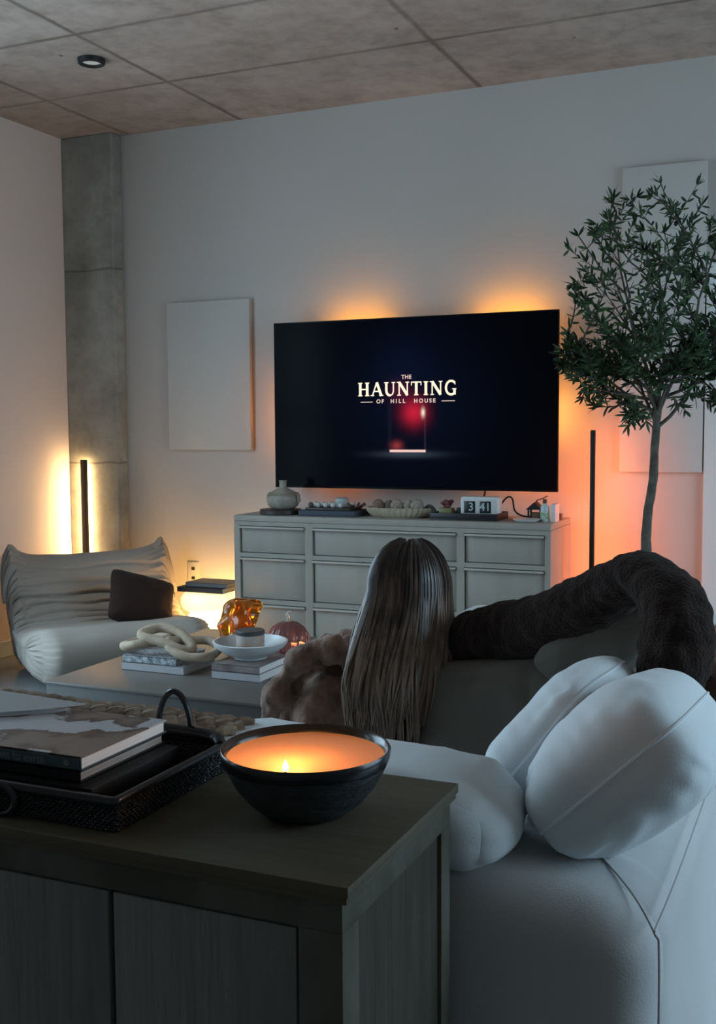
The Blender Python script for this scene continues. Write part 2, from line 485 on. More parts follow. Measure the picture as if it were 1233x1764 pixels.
# screen picture: dim blue scene, red glow, lit gap under a door
ms = mat('screen_picture', (0.004, 0.004, 0.006), 0.14, ior=1.085, spec=.5)
n, L, b = nodes_of(ms)
tc = n.new('ShaderNodeTexCoord'); sp = n.new('ShaderNodeSeparateXYZ'); L.new(tc.outputs['Object'], sp.inputs[0])
def mth(op, a, b_=None, c_=None):
    x = n.new('ShaderNodeMath'); x.operation = op
    for i, k in enumerate((a, b_, c_)):
        if k is None: continue
        if isinstance(k, (int, float)): x.inputs[i].default_value = k
        else: L.new(k, x.inputs[i])
    return x.outputs[0]
tvx, tvz = (TX0+TX1)/2, TZ0
def gauss(x, z, sx, sz):
    dx = mth('DIVIDE', mth('SUBTRACT', sp.outputs[0], x-tvx), sx); dz = mth('DIVIDE', mth('SUBTRACT', sp.outputs[2], z-tvz), sz)
    return mth('EXPONENT', mth('MULTIPLY', mth('ADD', mth('MULTIPLY', dx, dx), mth('MULTIPLY', dz, dz)), -1.0))
def rect(x0, x1, z0, z1, soft=.004):
    def edge(v, a, sgn):
        mr = n.new('ShaderNodeMapRange'); L.new(v, mr.inputs[0])
        mr.inputs[1].default_value = a-soft*sgn; mr.inputs[2].default_value = a+soft*sgn; return mr.outputs[0]
    a = edge(sp.outputs[0], x0-tvx, 1); b1 = edge(sp.outputs[0], x1-tvx, -1)
    c = edge(sp.outputs[2], z0-tvz, 1); d = edge(sp.outputs[2], z1-tvz, -1)
    return mth('MULTIPLY', mth('MULTIPLY', a, b1), mth('MULTIPLY', c, d))
def layer(prev, fac, col):
    s = n.new('ShaderNodeVectorMath'); s.operation = 'SCALE'; s.inputs[0].default_value = col; L.new(fac, s.inputs['Scale'])
    if prev is None: return s.outputs[0]
    a = n.new('ShaderNodeVectorMath'); a.operation = 'ADD'; L.new(prev, a.inputs[0]); L.new(s.outputs[0], a.inputs[1]); return a.outputs[0]
e = layer(None, gauss(-2.10, 1.45, .42, .40), (.0012, .003, .011))
e = layer(e, gauss(-2.15, 1.62, .14, .16), (.0006, .0016, .007))
e = layer(e, gauss(-2.085, 1.385, .062, .062), (.55, .010, .028))
e = layer(e, gauss(-2.165, 1.50, .06, .05), (.06, .003, .012))
e = layer(e, gauss(-2.185, 1.205, .03, .025), (.25, .03, .03))
e = layer(e, rect(-2.226, -2.018, 1.172, 1.184, .003), (.95, .62, .55))
e = layer(e, gauss(-2.12, 1.160, .17, .018), (.03, .045, .06))
e = layer(e, rect(-2.230, -2.220, 1.18, 1.43, .012), (.006, .007, .013))
e = layer(e, rect(-2.024, -2.018, 1.18, 1.40, .005), (.03, .02, .03))
e = layer(e, gauss(-2.032, 1.385, .010, .022), (.75, .78, .62))
L.new(e, b.inputs['Emission Color']); b.inputs['Emission Strength'].default_value = 1.0
bm = NB(); box(bm, TX0+.006, TX1-.006, TY-.0012, TY+.0012, TZ0+.012, TZ1-.006); obj('screen', bm, ms, t, smooth=False)

# title lettering drawn stroke by stroke with serifs
ML = mat('title_letter_glow', (.5, .4, .3), .5, emit=(1.0, .80, .58), estr=1.0)
MLs = mat('small_title_glow', (.5, .4, .3), .5, emit=(1.0, .66, .55), estr=.62)
def stroke(bm, pts, w, ox, oz, s):
    for (a, b_) in zip(pts, pts[1:]):
        a = Vector((a[0], 0, a[1])); c = Vector((b_[0], 0, b_[1])); d = (c-a).normalized(); nn = Vector((-d.z, 0, d.x))*w/2
        q = [a-nn, c-nn, c+nn, a+nn]
        vs = [bm.verts.new((ox+p.x*s, TY-.0035, oz+p.z*s)) for p in q]
        v2 = [bm.verts.new((ox+p.x*s, TY-.0015, oz+p.z*s)) for p in q]
        bm.faces.new(vs)
        for i in range(4): bm.faces.new((vs[i], vs[(i+1) % 4], v2[(i+1) % 4], v2[i]))
K, k_ = .20, .09     # thick and thin stroke
def srf(x, y, w=.34): return ([(x-w/2, y), (x+w/2, y)], .07)
G = {
 'H': (.92, [([(.18, 0), (.18, 1)], K), ([(.74, 0), (.74, 1)], K), ([(.18, .5), (.74, .5)], k_), srf(.18, .035), srf(.18, .965), srf(.74, .035), srf(.74, .965)]),
 'A': (.94, [([(.12, 0), (.47, 1)], k_), ([(.47, 1), (.84, 0)], K), ([(.25, .34), (.70, .34)], k_), srf(.12, .035, .28), srf(.83, .035, .32)]),
 'U': (.92, [([(.18, 1), (.18, .35), (.24, .15), (.36, .05), (.5, .03)], K*.9), ([(.5, .03), (.62, .07), (.70, .18), (.74, .35), (.74, 1)], k_), srf(.18, .965), srf(.74, .965, .28)]),
 'N': (.96, [([(.16, 0), (.16, 1)], k_), ([(.16, .98), (.80, .02)], K), ([(.80, 0), (.80, 1)], k_), srf(.16, .035, .28), srf(.12, .965, .28), srf(.80, .965, .28)]),
 'T': (.84, [([(.42, 0), (.42, 1)], K), ([(.04, .955), (.80, .955)], k_), ([(.05, .72), (.05, .98)], .06), ([(.79, .72), (.79, .98)], .06), srf(.42, .035)]),
 'I': (.42, [([(.21, 0), (.21, 1)], K), srf(.21, .035), srf(.21, .965)]),
 'G': (.94, [([(.82, .72), (.80, .95)], .06), ([(.80, .86), (.66, .97), (.46, .99), (.28, .90), (.16, .70), (.13, .5), (.16, .30), (.28, .10), (.46, .01), (.66, .03), (.78, .12)], K*.8), ([(.78, 0), (.78, .42)], K*.9), srf(.76, .42, .32)]),
}
bm = NB(); word = 'HAUNTING'; s_ = .074; gap = .115
tot = sum(G[c][0] for c in word)+gap*(len(word)-1); s_x = s_
x = -2.127-tot*s_x/2
for c in word:
    wd, sts = G[c]
    for pts, w in sts: stroke(bm, pts, w, x, 1.478, s_)
    x += (wd+gap)*s_x
title = obj('title_lettering', bm, ML, t, smooth=False, label='glowing cream serif title word on the screen')
for body, z, sz, cx, spc, bold in (('THE', 1.577, .030, -2.127, 1.1, .0006), ('OF', 1.4475, .030, -2.281, 1.35, .0008), ('HILL', 1.4475, .030, -2.177, 1.6, .0008), ('HOUSE', 1.4475, .030, -2.022, 1.45, .0008)):
    tb = text_bm(body, sz, .0006, bold, spc); tb.transform(Matrix.Translation((cx, TY-.0025, z)))
    obj('small_title_lettering', tb, MLs, t, smooth=False, label='small glowing title words ' + ('above' if z > 1.5 else 'below') + ' the large one')
for x0, x1 in ((-2.397, -2.325), (-1.926, -1.852)):
    bm = NB(); box(bm, x0, x1, TY-.003, TY-.0015, 1.4435, 1.4475); obj('title_rule', bm, MLs, t, smooth=False)
# LED strips on the television's back
MLED = mat('orange_led_strip', (.8, .4, .1), .5, emit=(1.0, .42, .09), estr=1.0)
def lamp(name, loc, rot, sx, sy, power, col, spread=PI):
    d = bpy.data.lights.new(name, 'AREA'); d.shape = 'RECTANGLE'; d.size = sx; d.size_y = sy; d.energy = power; d.color = col; d.spread = spread
    o = bpy.data.objects.new(name, d); o.location = loc; o.rotation_euler = rot; C.objects.link(o); return o
def led(x0, x1, z0, z1, estr, col, nm='led_strip'):
    bm = NB(); box(bm, x0, x1, TY+.022, TY+.026, z0, z1)
    obj(nm, bm, mat('backlight_led', (.6, .4, .2), .5, emit=col, estr=estr), t)
OR = (1.0, .40, .07)
led(-2.62, -2.30, 1.868, 1.880, 60, (1.0, .36, .0))
led(-1.74, -1.42, 1.868, 1.880, 75, (1.0, .36, .0))
led(TX1-.045, TX1-.03, 1.26, 1.50, 50, (1.0, .40, .06))
led(TX0+.03, TX0+.045, 1.15, 1.60, 26, (1.0, .30, .02))
led(-2.75, -2.45, 1.0, 1.015, 9, (1.0, .28, .08))
led(-1.75, -1.35, 1.0, 1.015, 12, (1.0, .28, .08))

kk = .982
t.location = (t.location.x*kk, t.location.y*kk, 1.3+(t.location.z-1.3)*kk); t.scale = (kk, kk, kk)

# ------------------------------------------------------------------ slim floor lamps
MBAR = mat('dark_lamp_metal', (0.018, 0.013, 0.010), 0.5)
def barlamp(x, y, z1, wid, adir, col, estr, label, dirs):
    t = thing('floor_lamp', label, 'floor lamp', (x, y, 0))
    bm = NB(); box(bm, x-wid/2, x+wid/2, y-.012, y+.012, .03, z1, .002); obj('pole', bm, MBAR, t)
    bm = NB(); cyl(bm, x, y, 0, .03, .09, 32, .004); obj('base', bm, MBAR, t)
    m = mat('lamp_led', (.7, .5, .3), .5, emit=col, estr=estr)
    bm = NB(); box(bm, x-wid*.5-.003, x+(-.1 if adir else .3)*wid, y+(.002 if adir else .011), y+.016, .06, z1-.02); obj('light_strip', bm, m, t)
barlamp(-4.213, 5.455, 1.121, .037, 1, (1.0, .64, .28), 105, 'slim dark vertical lamp glowing warm yellow in the corner behind the lounge chair', 0)
barlamp(-1.080, 5.35, 1.286, .022, 0, (1.0, .17, .0), 52, 'slim dark vertical lamp glowing orange between the television and the olive tree', 0)

# ------------------------------------------------------------------ dresser
MDR = mat('grey_painted_wood', (0.31, 0.285, 0.245), 0.6, var=.05, nscale=14, stretch=(1, 1, .2))
MDRE = mat('highlit_drawer_rail', (0.40, 0.375, 0.33), 0.5)  # paler than the drawers: the rails' highlight is in the colour
DX0, DX1, DY0, DY1, DZ = -2.975, -1.233, 5.13, 5.56, 0.838
t = thing('dresser', 'long grey nine drawer dresser below the television', 'dresser', ((DX0+DX1)/2, (DY0+DY1)/2, 0))
bm = NB(); box(bm, DX0, DX1, DY0, DY1, DZ-.032, DZ, .003); obj('top', bm, MDR, t)
cols = [(-2.940, -2.546), (-2.503, -1.707), (-1.668, -1.262)]
rows = [(.635, .783), (.385, .612), (.13, .36)]
bm = NB()
box(bm, DX0, DX1, DY0+.03, DY1, .06, DZ-.033)                         # carcass behind the fronts
xs = [DX0]+[v for c in cols for v in c]+[DX1]
for i in range(0, len(xs), 2): box(bm, xs[i], xs[i+1], DY0+.001, DY0+.031, .0, DZ-.033, .0015)
zs = [DZ-.033, .783, .635, .612, .385, .36, .13, .06]
for i in range(0, len(zs), 2):
    for a, c in cols: box(bm, a-.0005, c+.0005, DY0+.002, DY0+.031, zs[i+1], zs[i])
box(bm, DX0, DX0+.03, DY0+.03, DY1, 0, .07); box(bm, DX1-.03, DX1, DY0+.03, DY1, 0, .07)
obj('carcass', bm, MDR, t, smooth=False)
for a, c in cols:
    for z0, z1 in rows:
        bm = NB(); box(bm, a+.004, c-.004, DY0+.014, DY0+.029, z0+.004, z1-.012, .001); d = obj('drawer', bm, MDR, t)
        bm = NB(); box(bm, a+.004, c-.004, DY0-.012, DY0+.022, z1-.014, z1-.004, .002); obj('drawer_pull', bm, MDRE, d)

# --- things on the dresser
DT = DZ
MCER = mat('speckled_stoneware', (0.30, 0.27, 0.22), 0.7, var=.15, nscale=40, bump=.2)
MDWD = mat('dark_wood', (0.035, 0.028, 0.022), 0.5, var=.2, nscale=20)
VX, VY = -2.745, 5.27
bm = NB(); cyl(bm, VX-.015, VY, DT, DT+.028, .115, 40, .004)
solo('round_tray', bm, MDWD, 'round dark wooden tray under the beige vase on the dresser', 'tray', (VX-.015, VY, DT))
t = thing('stoneware_vase', 'squat beige stoneware vase with a narrow neck at the left end of the dresser', 'vase', (VX, VY, DT+.028))
z = DT+.028
bm = NB(); lathe(bm, [(1e-4, z), (.055, z), (.082, z+.02), (.092, z+.05), (.086, z+.075), (.06, z+.098), (.03, z+.112), (.020, z+.12), (.019, z+.145), (.023, z+.156), (.016, z+.156), (.013, z+.14), (1e-4, z+.12)], VX, VY, 48); obj('body', bm, MCER, t)
bm = NB()
for i in range(3):
    zz = z+.080+.005*i; tube(bm, [(VX+(.087-.006*i)*math.cos(a), VY+(.087-.006*i)*math.sin(a), zz+.004*math.sin(3*a+i)) for a in [2*PI*k/40 for k in range(40)]], .0028, 6, closed=True)
for k in range(4): tube(bm, smoothpath([(VX+.085, VY-.02+.008*k, z+.085), (VX+.102, VY-.025+.008*k, z+.075), (VX+.105, VY-.028+.009*k, z+.04)], 4), .0022, 6)
obj('twine', bm, mat('natural_twine', (.30, .25, .18), .9), t, label='twine tied round the shoulder of the vase')

# slate coloured box with a game board, balls and a cup
MSL = mat('slate_blue_cloth', (0.045, 0.055, 0.075), 0.7)
bm = NB(); box(bm, -2.615, -2.285, 5.19, 5.42, DT, DT+.030, .003); lt = solo('storage_book', bm, MSL, 'slate blue flat book lying under the ball board on the dresser', 'book', (-2.45, 5.30, DT))
t = thing('ball_board', 'dark wooden board holding a row of small pale balls on the slate blue book', 'game', (-2.45, 5.28, DT+.03))
bm = NB(); box(bm, -2.585, -2.325, 5.215, 5.345, DT+.030, DT+.044, .003); obj('board', bm, MDWD, t)
MBALL = mat('pale_stone_ball', (.50, .49, .45), .5); MBALLD = mat('brown_stone_ball', (.10, .07, .055), .5)
k = 0
for r in range(2):
    for i in range(6):
        x = -2.565+i*.044; y = 5.245+r*.06
        if r == 1 and i in (3, 4): continue
        bm = NB(); ellipsoid(bm, (x, y, DT+.044+.0135), (.0145, .0145, .0145), 16, 10)
        obj('ball', bm, MBALLD if (i+r) % 5 == 0 else MBALL, t); k += 1
t = thing('lidded_cup', 'small pale ceramic cup standing among the balls on the dresser', 'cup', (-2.415, 5.315, DT+.044))
bm = NB(); lathe(bm, [(1e-4, DT+.044), (.034, DT+.044), (.038, DT+.055), (.038, DT+.086), (.034, DT+.09), (.033, DT+.06), (1e-4, DT+.055)], -2.415, 5.315, 36); obj('cup', bm, mat('pale_glaze', (.42, .45, .43), .35), t)
bm = NB(); lathe(bm, [(1e-4, DT+.086), (.036, DT+.086), (.037, DT+.092), (.02, DT+.096), (1e-4, DT+.097)], -2.415, 5.315, 36); obj('lid', bm, mat('pale_lid', (.38, .39, .36), .4), t)
bm = NB()
for q in range(7):
    a = q*.9; tube(bm, smoothpath([(-2.325+.01*math.cos(a), 5.30+.01*math.sin(a), DT+.03), (-2.318+.03*math.cos(a), 5.30+.03*math.sin(a), DT+.055), (-2.312+.045*math.cos(a), 5.30+.04*math.sin(a), DT+.06+.01*math.sin(q))], 4), [.006, .007, .007, .008, .007, .006, .005, .004, .003], 6)
solo('dried_pods', bm, mat('dried_brown_pod', (.10, .06, .045), .8), 'small cluster of dark dried pods beside the ball board', 'dried plant', (-2.325, 5.30, DT+.03))

# scalloped basket with decorative eggs
MBK = mat('light_rattan', (0.36, 0.30, 0.21), 0.7, var=.1, nscale=60)
BX, BY = -2.07, 5.29
t = thing('scalloped_bowl', 'oval ribbed rattan bowl full of brown balls on the dresser', 'bowl', (BX, BY, DT))
bm = NB()
prof = [(1e-4, 0), (.75, 0), (.9, .014), (1.0, .036), (1.03, .052), (.99, .052), (.93, .03), (.80, .012), (1e-4, .010)]
seg = 144; rings = []
for r, z in prof:
    ring = []
    for i in range(seg):
        a = 2*PI*i/seg; f = 1+(.028*math.cos(36*a) if r > .5 else 0)
        ring.append(bm.verts.new((BX+.182*r*f*math.cos(a), BY+.092*r*f*math.sin(a), DT+z)))
    rings.append(ring)
for a, b_ in zip(rings, rings[1:]):
    for i in range(seg): bm.faces.new((a[i], a[(i+1) % seg], b_[(i+1) % seg], b_[i]))
obj('basket', bm, MBK, t)
eggs = [(-.118, -.01, .033, (.20, .13, .10)), (-.066, .015, .030, (.17, .13, .10)), (-.012, -.012, .034, (.30, .24, .19)), (.046, .008, .032, (.34, .28, .22)), (.100, -.008, .035, (.30, .25, .20)), (-.045, -.045, .02, (.16, .11, .08)), (.075, -.048, .021, (.25, .2, .16))]
place = ['leftmost of the balls in the rattan bowl, reddish brown', 'second ball from the left in the rattan bowl, dark brown', 'tan ball in the middle of the rattan bowl', 'pale ball right of the middle one in the rattan bowl', 'rightmost large ball in the rattan bowl', 'small dark ball low at the front left of the rattan bowl', 'small tan ball low at the front right of the rattan bowl']
for (dx, dy, r, c), lb in zip(eggs, place):
    zc = DT+.013+r+(.012 if r > .025 else 0)
    bm = NB(); ellipsoid(bm, (BX+dx, BY+dy, zc), (r, r, r*1.06), 24, 16)
    displace(bm, lambda p: .0018*fn(p, 90, dx*10))
    solo('decorative_ball', bm, mat('ball_skin', c, .75, var=.25, nscale=60), lb, 'decorative ball', (BX+dx, BY+dy, zc-r), group='balls in the rattan bowl')
bm = NB(); tube(bm, smoothpath([(BX+.135, BY, DT+.03), (BX+.155, BY-.01, DT+.062), (BX+.185, BY-.02, DT+.060), (BX+.205, BY-.02, DT+.035)], 6), .007, 8)
solo('driftwood_twig', bm, MDWD, 'short dark twig lying over the right rim of the rattan bowl', 'twig', (BX+.135, BY, DT+.03))

# black tray with flip clock
bm = NB()
box(bm, -1.868, -1.518, 5.19, 5.40, DT, DT+.008, .002)
for a in ((-1.868, -1.518, 5.19, 5.198), (-1.868, -1.518, 5.392, 5.40), (-1.868, -1.860, 5.198, 5.392), (-1.526, -1.518, 5.198, 5.392)):
    box(bm, *a, DT+.006, DT+.036, .002)
solo('black_tray', bm, MBLK, 'black rectangular tray under the flip clock on the dresser', 'tray', (-1.69, 5.30, DT))
t = thing('flip_clock', 'white desk flip clock reading 3 41 in the black tray', 'clock', (-1.622, 5.27, DT+.008))
bm = NB(); box(bm, -1.722, -1.522, 5.235, 5.305, DT+.008, DT+.118, .012, 4); obj('case', bm, mat('white_clock_plastic', (.62, .62, .60), .35), t)
bm = NB(); box(bm, -1.712, -1.532, 5.2335, 5.24, DT+.018, DT+.108, .004); obj('face_plate', bm, mat('clock_face', (.52, .52, .50), .5), t)
MFLAP = mat('black_flap', (.012, .014, .016), .4)
for cx, body in ((-1.672, '3'), (-1.590, '41')):
    bm = NB(); box(bm, cx-.029, cx+.029, 5.231, 5.235, DT+.036, DT+.096, .002); f = obj('flap', bm, MFLAP, t)
    bm = text_bm(body, .058, .0005, .0005); bm.transform(Matrix.Translation((cx+(.008 if body == '3' else 0), 5.2303, DT+.066)))
    obj('digits', bm, mat('digit_white', (.45, .50, .50), .5), f, smooth=False)

t = thing('yellow_pot', 'small yellow green pot holding a dark pink bloom at the left of the tray', 'plant pot', (-1.815, 5.30, DT+.008))
bm = NB(); box(bm, -1.85, -1.78, 5.27, 5.33, DT+.008, DT+.054, .006); obj('pot', bm, mat('olive_yellow', (.22, .20, .08), .5), t)
bm = NB()
for q in range(9):
    a = q*.7; ellipsoid(bm, (-1.812+.012*math.cos(a)*(1+q % 2), 5.30+.012*math.sin(a), DT+.076+.012*math.sin(q*1.3)), (.014, .010, .010), 10, 8)
tube(bm, [(-1.812, 5.30, DT+.045), (-1.812, 5.30, DT+.08)], .003, 6)
obj('bloom', bm, mat('dusky_pink', (.16, .045, .05), .7), t)
bm = NB(); box(bm, -1.765, -1.735, 5.30, 5.335, DT+.008, DT+.055, .003)
solo('black_box', bm, MBLK, 'tiny black box between the yellow pot and the flip clock', 'box', (-1.75, 5.317, DT+.008))
bm = NB(); tube(bm, smoothpath([(-1.57, 5.39, DT+.05), (-1.53, 5.41, DT+.105), (-1.50, 5.41, DT+.10), (-1.49, 5.42, DT+.04), (-1.45, 5.43, DT+.012), (-1.38, 5.44, DT+.008)], 8), .0045, 8)
solo('power_cable', bm, MBLK, 'dark power cable looping behind the flip clock', 'cable', (-1.49, 5.42, DT))
bm = NB(); tube(bm, smoothpath([(-1.67, 5.50, 1.0), (-1.668, 5.48, .96), (-1.664, 5.44, .90), (-1.65, 5.43, DT+.006)], 6), .006, 8)
solo('hanging_cable', bm, MBLK, 'black cable hanging from under the television behind the flip clock', 'cable', (-1.66, 5.43, DT))

# dish, little house, bottle and box at the right end
bm = NB(); lathe(bm, [(1e-4, DT), (.05, DT), (.066, DT+.012), (.068, DT+.016), (.062, DT+.015), (.045, DT+.008), (1e-4, DT+.007)], -1.375, 5.22, 36)
solo('small_dish', bm, mat('white_glaze', (.55, .56, .55), .3), 'small white round dish near the right end of the dresser', 'dish', (-1.375, 5.22, DT))
t = thing('lantern', 'little dark house shaped lantern behind the white dish', 'lantern', (-1.358, 5.33, DT))
bm = NB()
lx, ly = -1.358, 5.33
box(bm, lx-.034, lx+.034, ly-.03, ly+.03, DT, DT+.008, .001)
for sx in (-1, 1):
    for sy in (-1, 1): box(bm, lx+sx*.030-.004, lx+sx*.030+.004, ly+sy*.026-.004, ly+sy*.026+.004, DT+.008, DT+.055)
obj('frame', bm, MBLK, t)
bm = NB()
vs = [bm.verts.new(p) for p in ((lx-.042, ly-.036, DT+.055), (lx+.042, ly-.036, DT+.055), (lx, ly-.036, DT+.092), (lx-.042, ly+.036, DT+.055), (lx+.042, ly+.036, DT+.055), (lx, ly+.036, DT+.092))]
for f in ((0, 1, 2), (5, 4, 3), (0, 3, 4, 1), (1, 4, 5, 2), (2, 5, 3, 0)): bm.faces.new([vs[i] for i in f])
obj('roof', bm, MBLK, t, smooth=False)
bm = NB(); box(bm, lx-.024, lx+.024, ly-.018, ly+.018, DT+.008, DT+.040, .002); obj('candle', bm, mat('amber_wax', (.22, .12, .08), .5), t)
bm = NB(); tube(bm, smoothpath([(lx, ly, DT+.09), (lx+.002, ly+.03, DT+.10), (lx, ly+.12, DT+.10), (lx+.01, ly+.2, DT+.11)], 5), .003, 6); obj('cord', bm, MBLK, t)
t = thing('spray_bottle', 'small clear bottle with a green leaf label at the right end of the dresser', 'bottle', (-1.292, 5.25, DT))
bm = NB(); lathe(bm, [(1e-4, DT), (.018, DT), (.021, DT+.006), (.021, DT+.07), (.017, DT+.082), (.009, DT+.09), (.009, DT+.096), (1e-4, DT+.096)], -1.292, 5.25, 28); obj('bottle', bm, mat('pale_bottle', (.42, .52, .52), .2), t)
bm = NB(); lathe(bm, [(.0213, DT+.012), (.0216, DT+.012), (.0216, DT+.05), (.0213, DT+.05)], -1.292, 5.25, 28); obj('label_band', bm, mat('green_label', (.10, .24, .05), .5, var2=(.5, .55, .5), nscale=70), t, label='green leaf label')
bm = NB(); lathe(bm, [(1e-4, DT+.092), (.010, DT+.092), (.010, DT+.112), (1e-4, DT+.114)], -1.292, 5.25, 20); obj('cap', bm, mat('brown_cap', (.08, .035, .03), .5), t)
bm = NB(); box(bm, -1.262, -1.238, 5.24, 5.33, DT, DT+.088, .002)
solo('white_carton', bm, mat('white_card', (.62, .60, .58), .6), 'plain white upright carton beside the small bottle', 'box', (-1.25, 5.285, DT))
bm = NB(); cyl(bm, -1.258, 5.43, DT, DT+.03, .012, 20, .002)
solo('brown_jar', bm, mat('brown_glass_jar', (.10, .05, .03), .3), 'tiny brown jar behind the white carton', 'jar', (-1.258, 5.43, DT))

# ------------------------------------------------------------------ lounge chair (turned towards the sofa)
MCH = mat('oatmeal_upholstery', (0.38, 0.335, 0.29), 0.95, spec=.15, sheen=.1, var=.05, nscale=6, bump=.15, bscale=220)
CH = thing('lounge_chair', 'low oatmeal armless lounge chair with ruched folds in the corner', 'armchair', (-3.58, 4.80, 0), math.radians(50))
# local axes: x across the width, y towards the back, z up; profile runs under the front, over seat and back, and down behind
prof = smoothpath([(-.36, .03), (-.46, .09), (-.52, .19), (-.50, .295), (-.40, .345), (-.22, .33), (-.04, .305), (.10, .31), (.20, .365), (.275, .445), (.33, .54), (.385, .63), (.44, .665), (.49, .63), (.52, .50), (.52, .32), (.46, .15), (.36, .03), (.0, .02)], 16, closed=True)
def chair_pt(s, k):
    p = prof[k % len(prof)]
    d, z = p[0], p[1]
    a = abs(s)
    cxp, czp = 0.0, .22
    if d > .25: cxp, czp = .42, .34
    sh = 1-.16*max(0, (a-.80)/.20)**2.2
    # corners of the back are pulled out into ears, the seat sinks in the middle
    if z > .50: z += (.05*a**8 - .020*(1-a**2))*(z-.50)/.165
    d = cxp+(d-cxp)*sh if d < .25 else d
    z2 = czp+(z-czp)*sh if d < .25 else z
    x = s*.412*(1+.03*(1-((k/len(prof))*2-1)**2))
    if d > .25 and z > .6: x *= 1.0+.03*a
    elif d > .1: x *= 1-.03
    p = Vector((x, d, z2))
    p.z *= .90 if d < .2 else .93
    # ruched folds that run across where seat meets back
    along = d+z+.018*fn((s*2.2, 0, 0), 1.3, 2)+.012*a*a
    n_ = Vector((0, -.6, .8)) if d < .22 else Vector((0, -.92, .35))
    front = -.2 < d < .44 and z > .2
    if front:
        gather = .55+.75*math.exp(-((s-.22)/.30)**2)
        for c_, dep, wd in ((.345, .020, .013), (.425, .026, .013), (.505, .030, .014), (.590, .032, .015), (.685, .038, .016), (.80, .016, .02), (.93, .008, .012)):
            cc = c_+.012*math.sin(s*5+c_*20)
            p -= n_*(dep*1.45*gather*math.exp(-((along-cc)/wd)**2))
        p += n_*.016*math.exp(-((along-.55)/.16)**2)
    w = .012*fn(p, 3.2, 4)+.006*fn(p, 9, 1)
    if a > .75:
        w += .010*math.sin(k*1.1+3*fn(p, 5, 8))*((a-.75)/.25)
    p += Vector((0, -.3, .6))*w
    return p
bm = NB(); NS = 84; NP = len(prof); ss = [math.sin((i/NS-.5)*PI) for i in range(NS+1)]
rg = [[bm.verts.new(chair_pt(s, k)) for k in range(NP)] for s in ss]
for i in range(NS):
    for k in range(NP):
        bm.faces.new((rg[i][k], rg[i][(k+1) % NP], rg[i+1][(k+1) % NP], rg[i+1][k]))
for end, sg in ((0, -1), (NS, 1)):         # puffed side faces, creased towards a low centre
    prev = rg[end]
    cen = [Vector((0, 0, 0))]*NP
    for q, (kk, ox) in enumerate(((.80, .028), (.55, .045), (.30, .05), (.1, .05))):
        ring = []
        for k in range(NP):
            e0 = rg[end][k].co
            c0 = Vector((e0.x, .06 if e0.y < .22 else .40, .20 if e0.y < .22 else .36))
            c0 = Vector((e0.x, min(.42, max(-.30, e0.y))*.8+.02, .20+max(0, e0.y-.05)*.45))
            pt = c0+(e0-c0)*kk; pt.x = e0.x+sg*(ox+.010*math.sin(k*.9)*kk+.01*fn(pt, 8, 3))
            ring.append(bm.verts.new(pt))
        for k in range(NP): bm.faces.new((prev[k], prev[(k+1) % NP], ring[(k+1) % NP], ring[k]))
        prev = ring
    bm.faces.new(prev)
obj('upholstery', bm, MCH, CH, local=True, angle=80)
for s in (-1, 1):       # the pulled corners of the back
    bm = NB(); tube(bm, [(s*.400, .42, .600), (s*.420, .425, .640), (s*.428, .43, .660), (s*.426, .43, .670)], [.034, .024, .018, .010], 12)
    obj('back_corner', bm, MCH, CH, local=True)
# brown cushion on the chair
MBC = mat('dark_brown_velvet', (0.036, 0.020, 0.016), 0.9, spec=.1, sheen=.08, bump=.2, bscale=120)
m_ = basis((math.cos(math.radians(52)), math.sin(math.radians(52)), -.32), (-.30, .42, .70), (-3.43, 4.91, .375))
bm, rim = pillow(.40, .33, .15, m_, 11, ear=.13, wr=.006)
solo('brown_cushion', bm, MBC, 'dark brown square cushion leaning in the oatmeal lounge chair', 'cushion', (-3.44, 4.93, .36))

# ------------------------------------------------------------------ glowing glass lamp and the books on it
MG = (-3.18, 5.22)
def glow_mat(name, col, e):
    return mat(name, (.9, .8, .6), .3, emit=col, estr=e)
t = thing('mushroom_lamp', 'glowing white bulbous glass lamp on the floor beside the dresser', 'lamp', (MG[0], MG[1], 0))
bm = NB(); lathe(bm, [(1e-4, .405), (.10, .405), (.145, .395), (.168, .365), (.170, .335), (.155, .305), (.125, .288), (.112, .278)], *MG, 56)
obj('lamp_shade', bm, glow_mat('warm_upper_glass', (1.0, .66, .26), 1.9), t, label='upper bulge of warm glowing glass')
bm = NB(); lathe(bm, [(.112, .278), (.128, .262), (.142, .22), (.146, .14), (.140, .07), (.125, .03), (.11, .02)], *MG, 56)
obj('lamp_body', bm, glow_mat('bright_lower_glass', (1.0, .56, .18), 30.0), t, label='lower drum of bright white glowing glass')
bm = NB(); cyl(bm, *MG, 0, .02, .12, 40, .004); obj('base', bm, MPL, t)

def book(x0, x1, y0, y1, z0, z1, cov, pages, name, label, spine='-y', rot=0.0, group=None, cth=.0025, base=None, cat='book'):
    """closed book; spine faces -y or -x; cover boards and page block are parts"""
    cx, cy = (x0+x1)/2, (y0+y1)/2
    t = thing(name, label, cat, (cx, cy, z0), rot, group)
    hx, hy, h = (x1-x0)/2, (y1-y0)/2, z1-z0
    bm = NB()
    box(bm, -hx, hx, -hy, hy, 0, cth, .0006, 1); box(bm, -hx, hx, -hy, hy, h-cth, h, .0006, 1)
    if spine == '-y': box(bm, -hx, hx, -hy, -hy+cth, 0, h, .0006, 1)
    else: box(bm, -hx, -hx+cth, -hy, hy, 0, h, .0006, 1)
    obj('cover', bm, cov, t, local=True, smooth=False)
    bm = NB(); box(bm, -hx+.004, hx-.003, -hy+.003, hy-.004, cth, h-cth); obj('pages', bm, pages, t, local=True, smooth=False)
    return t
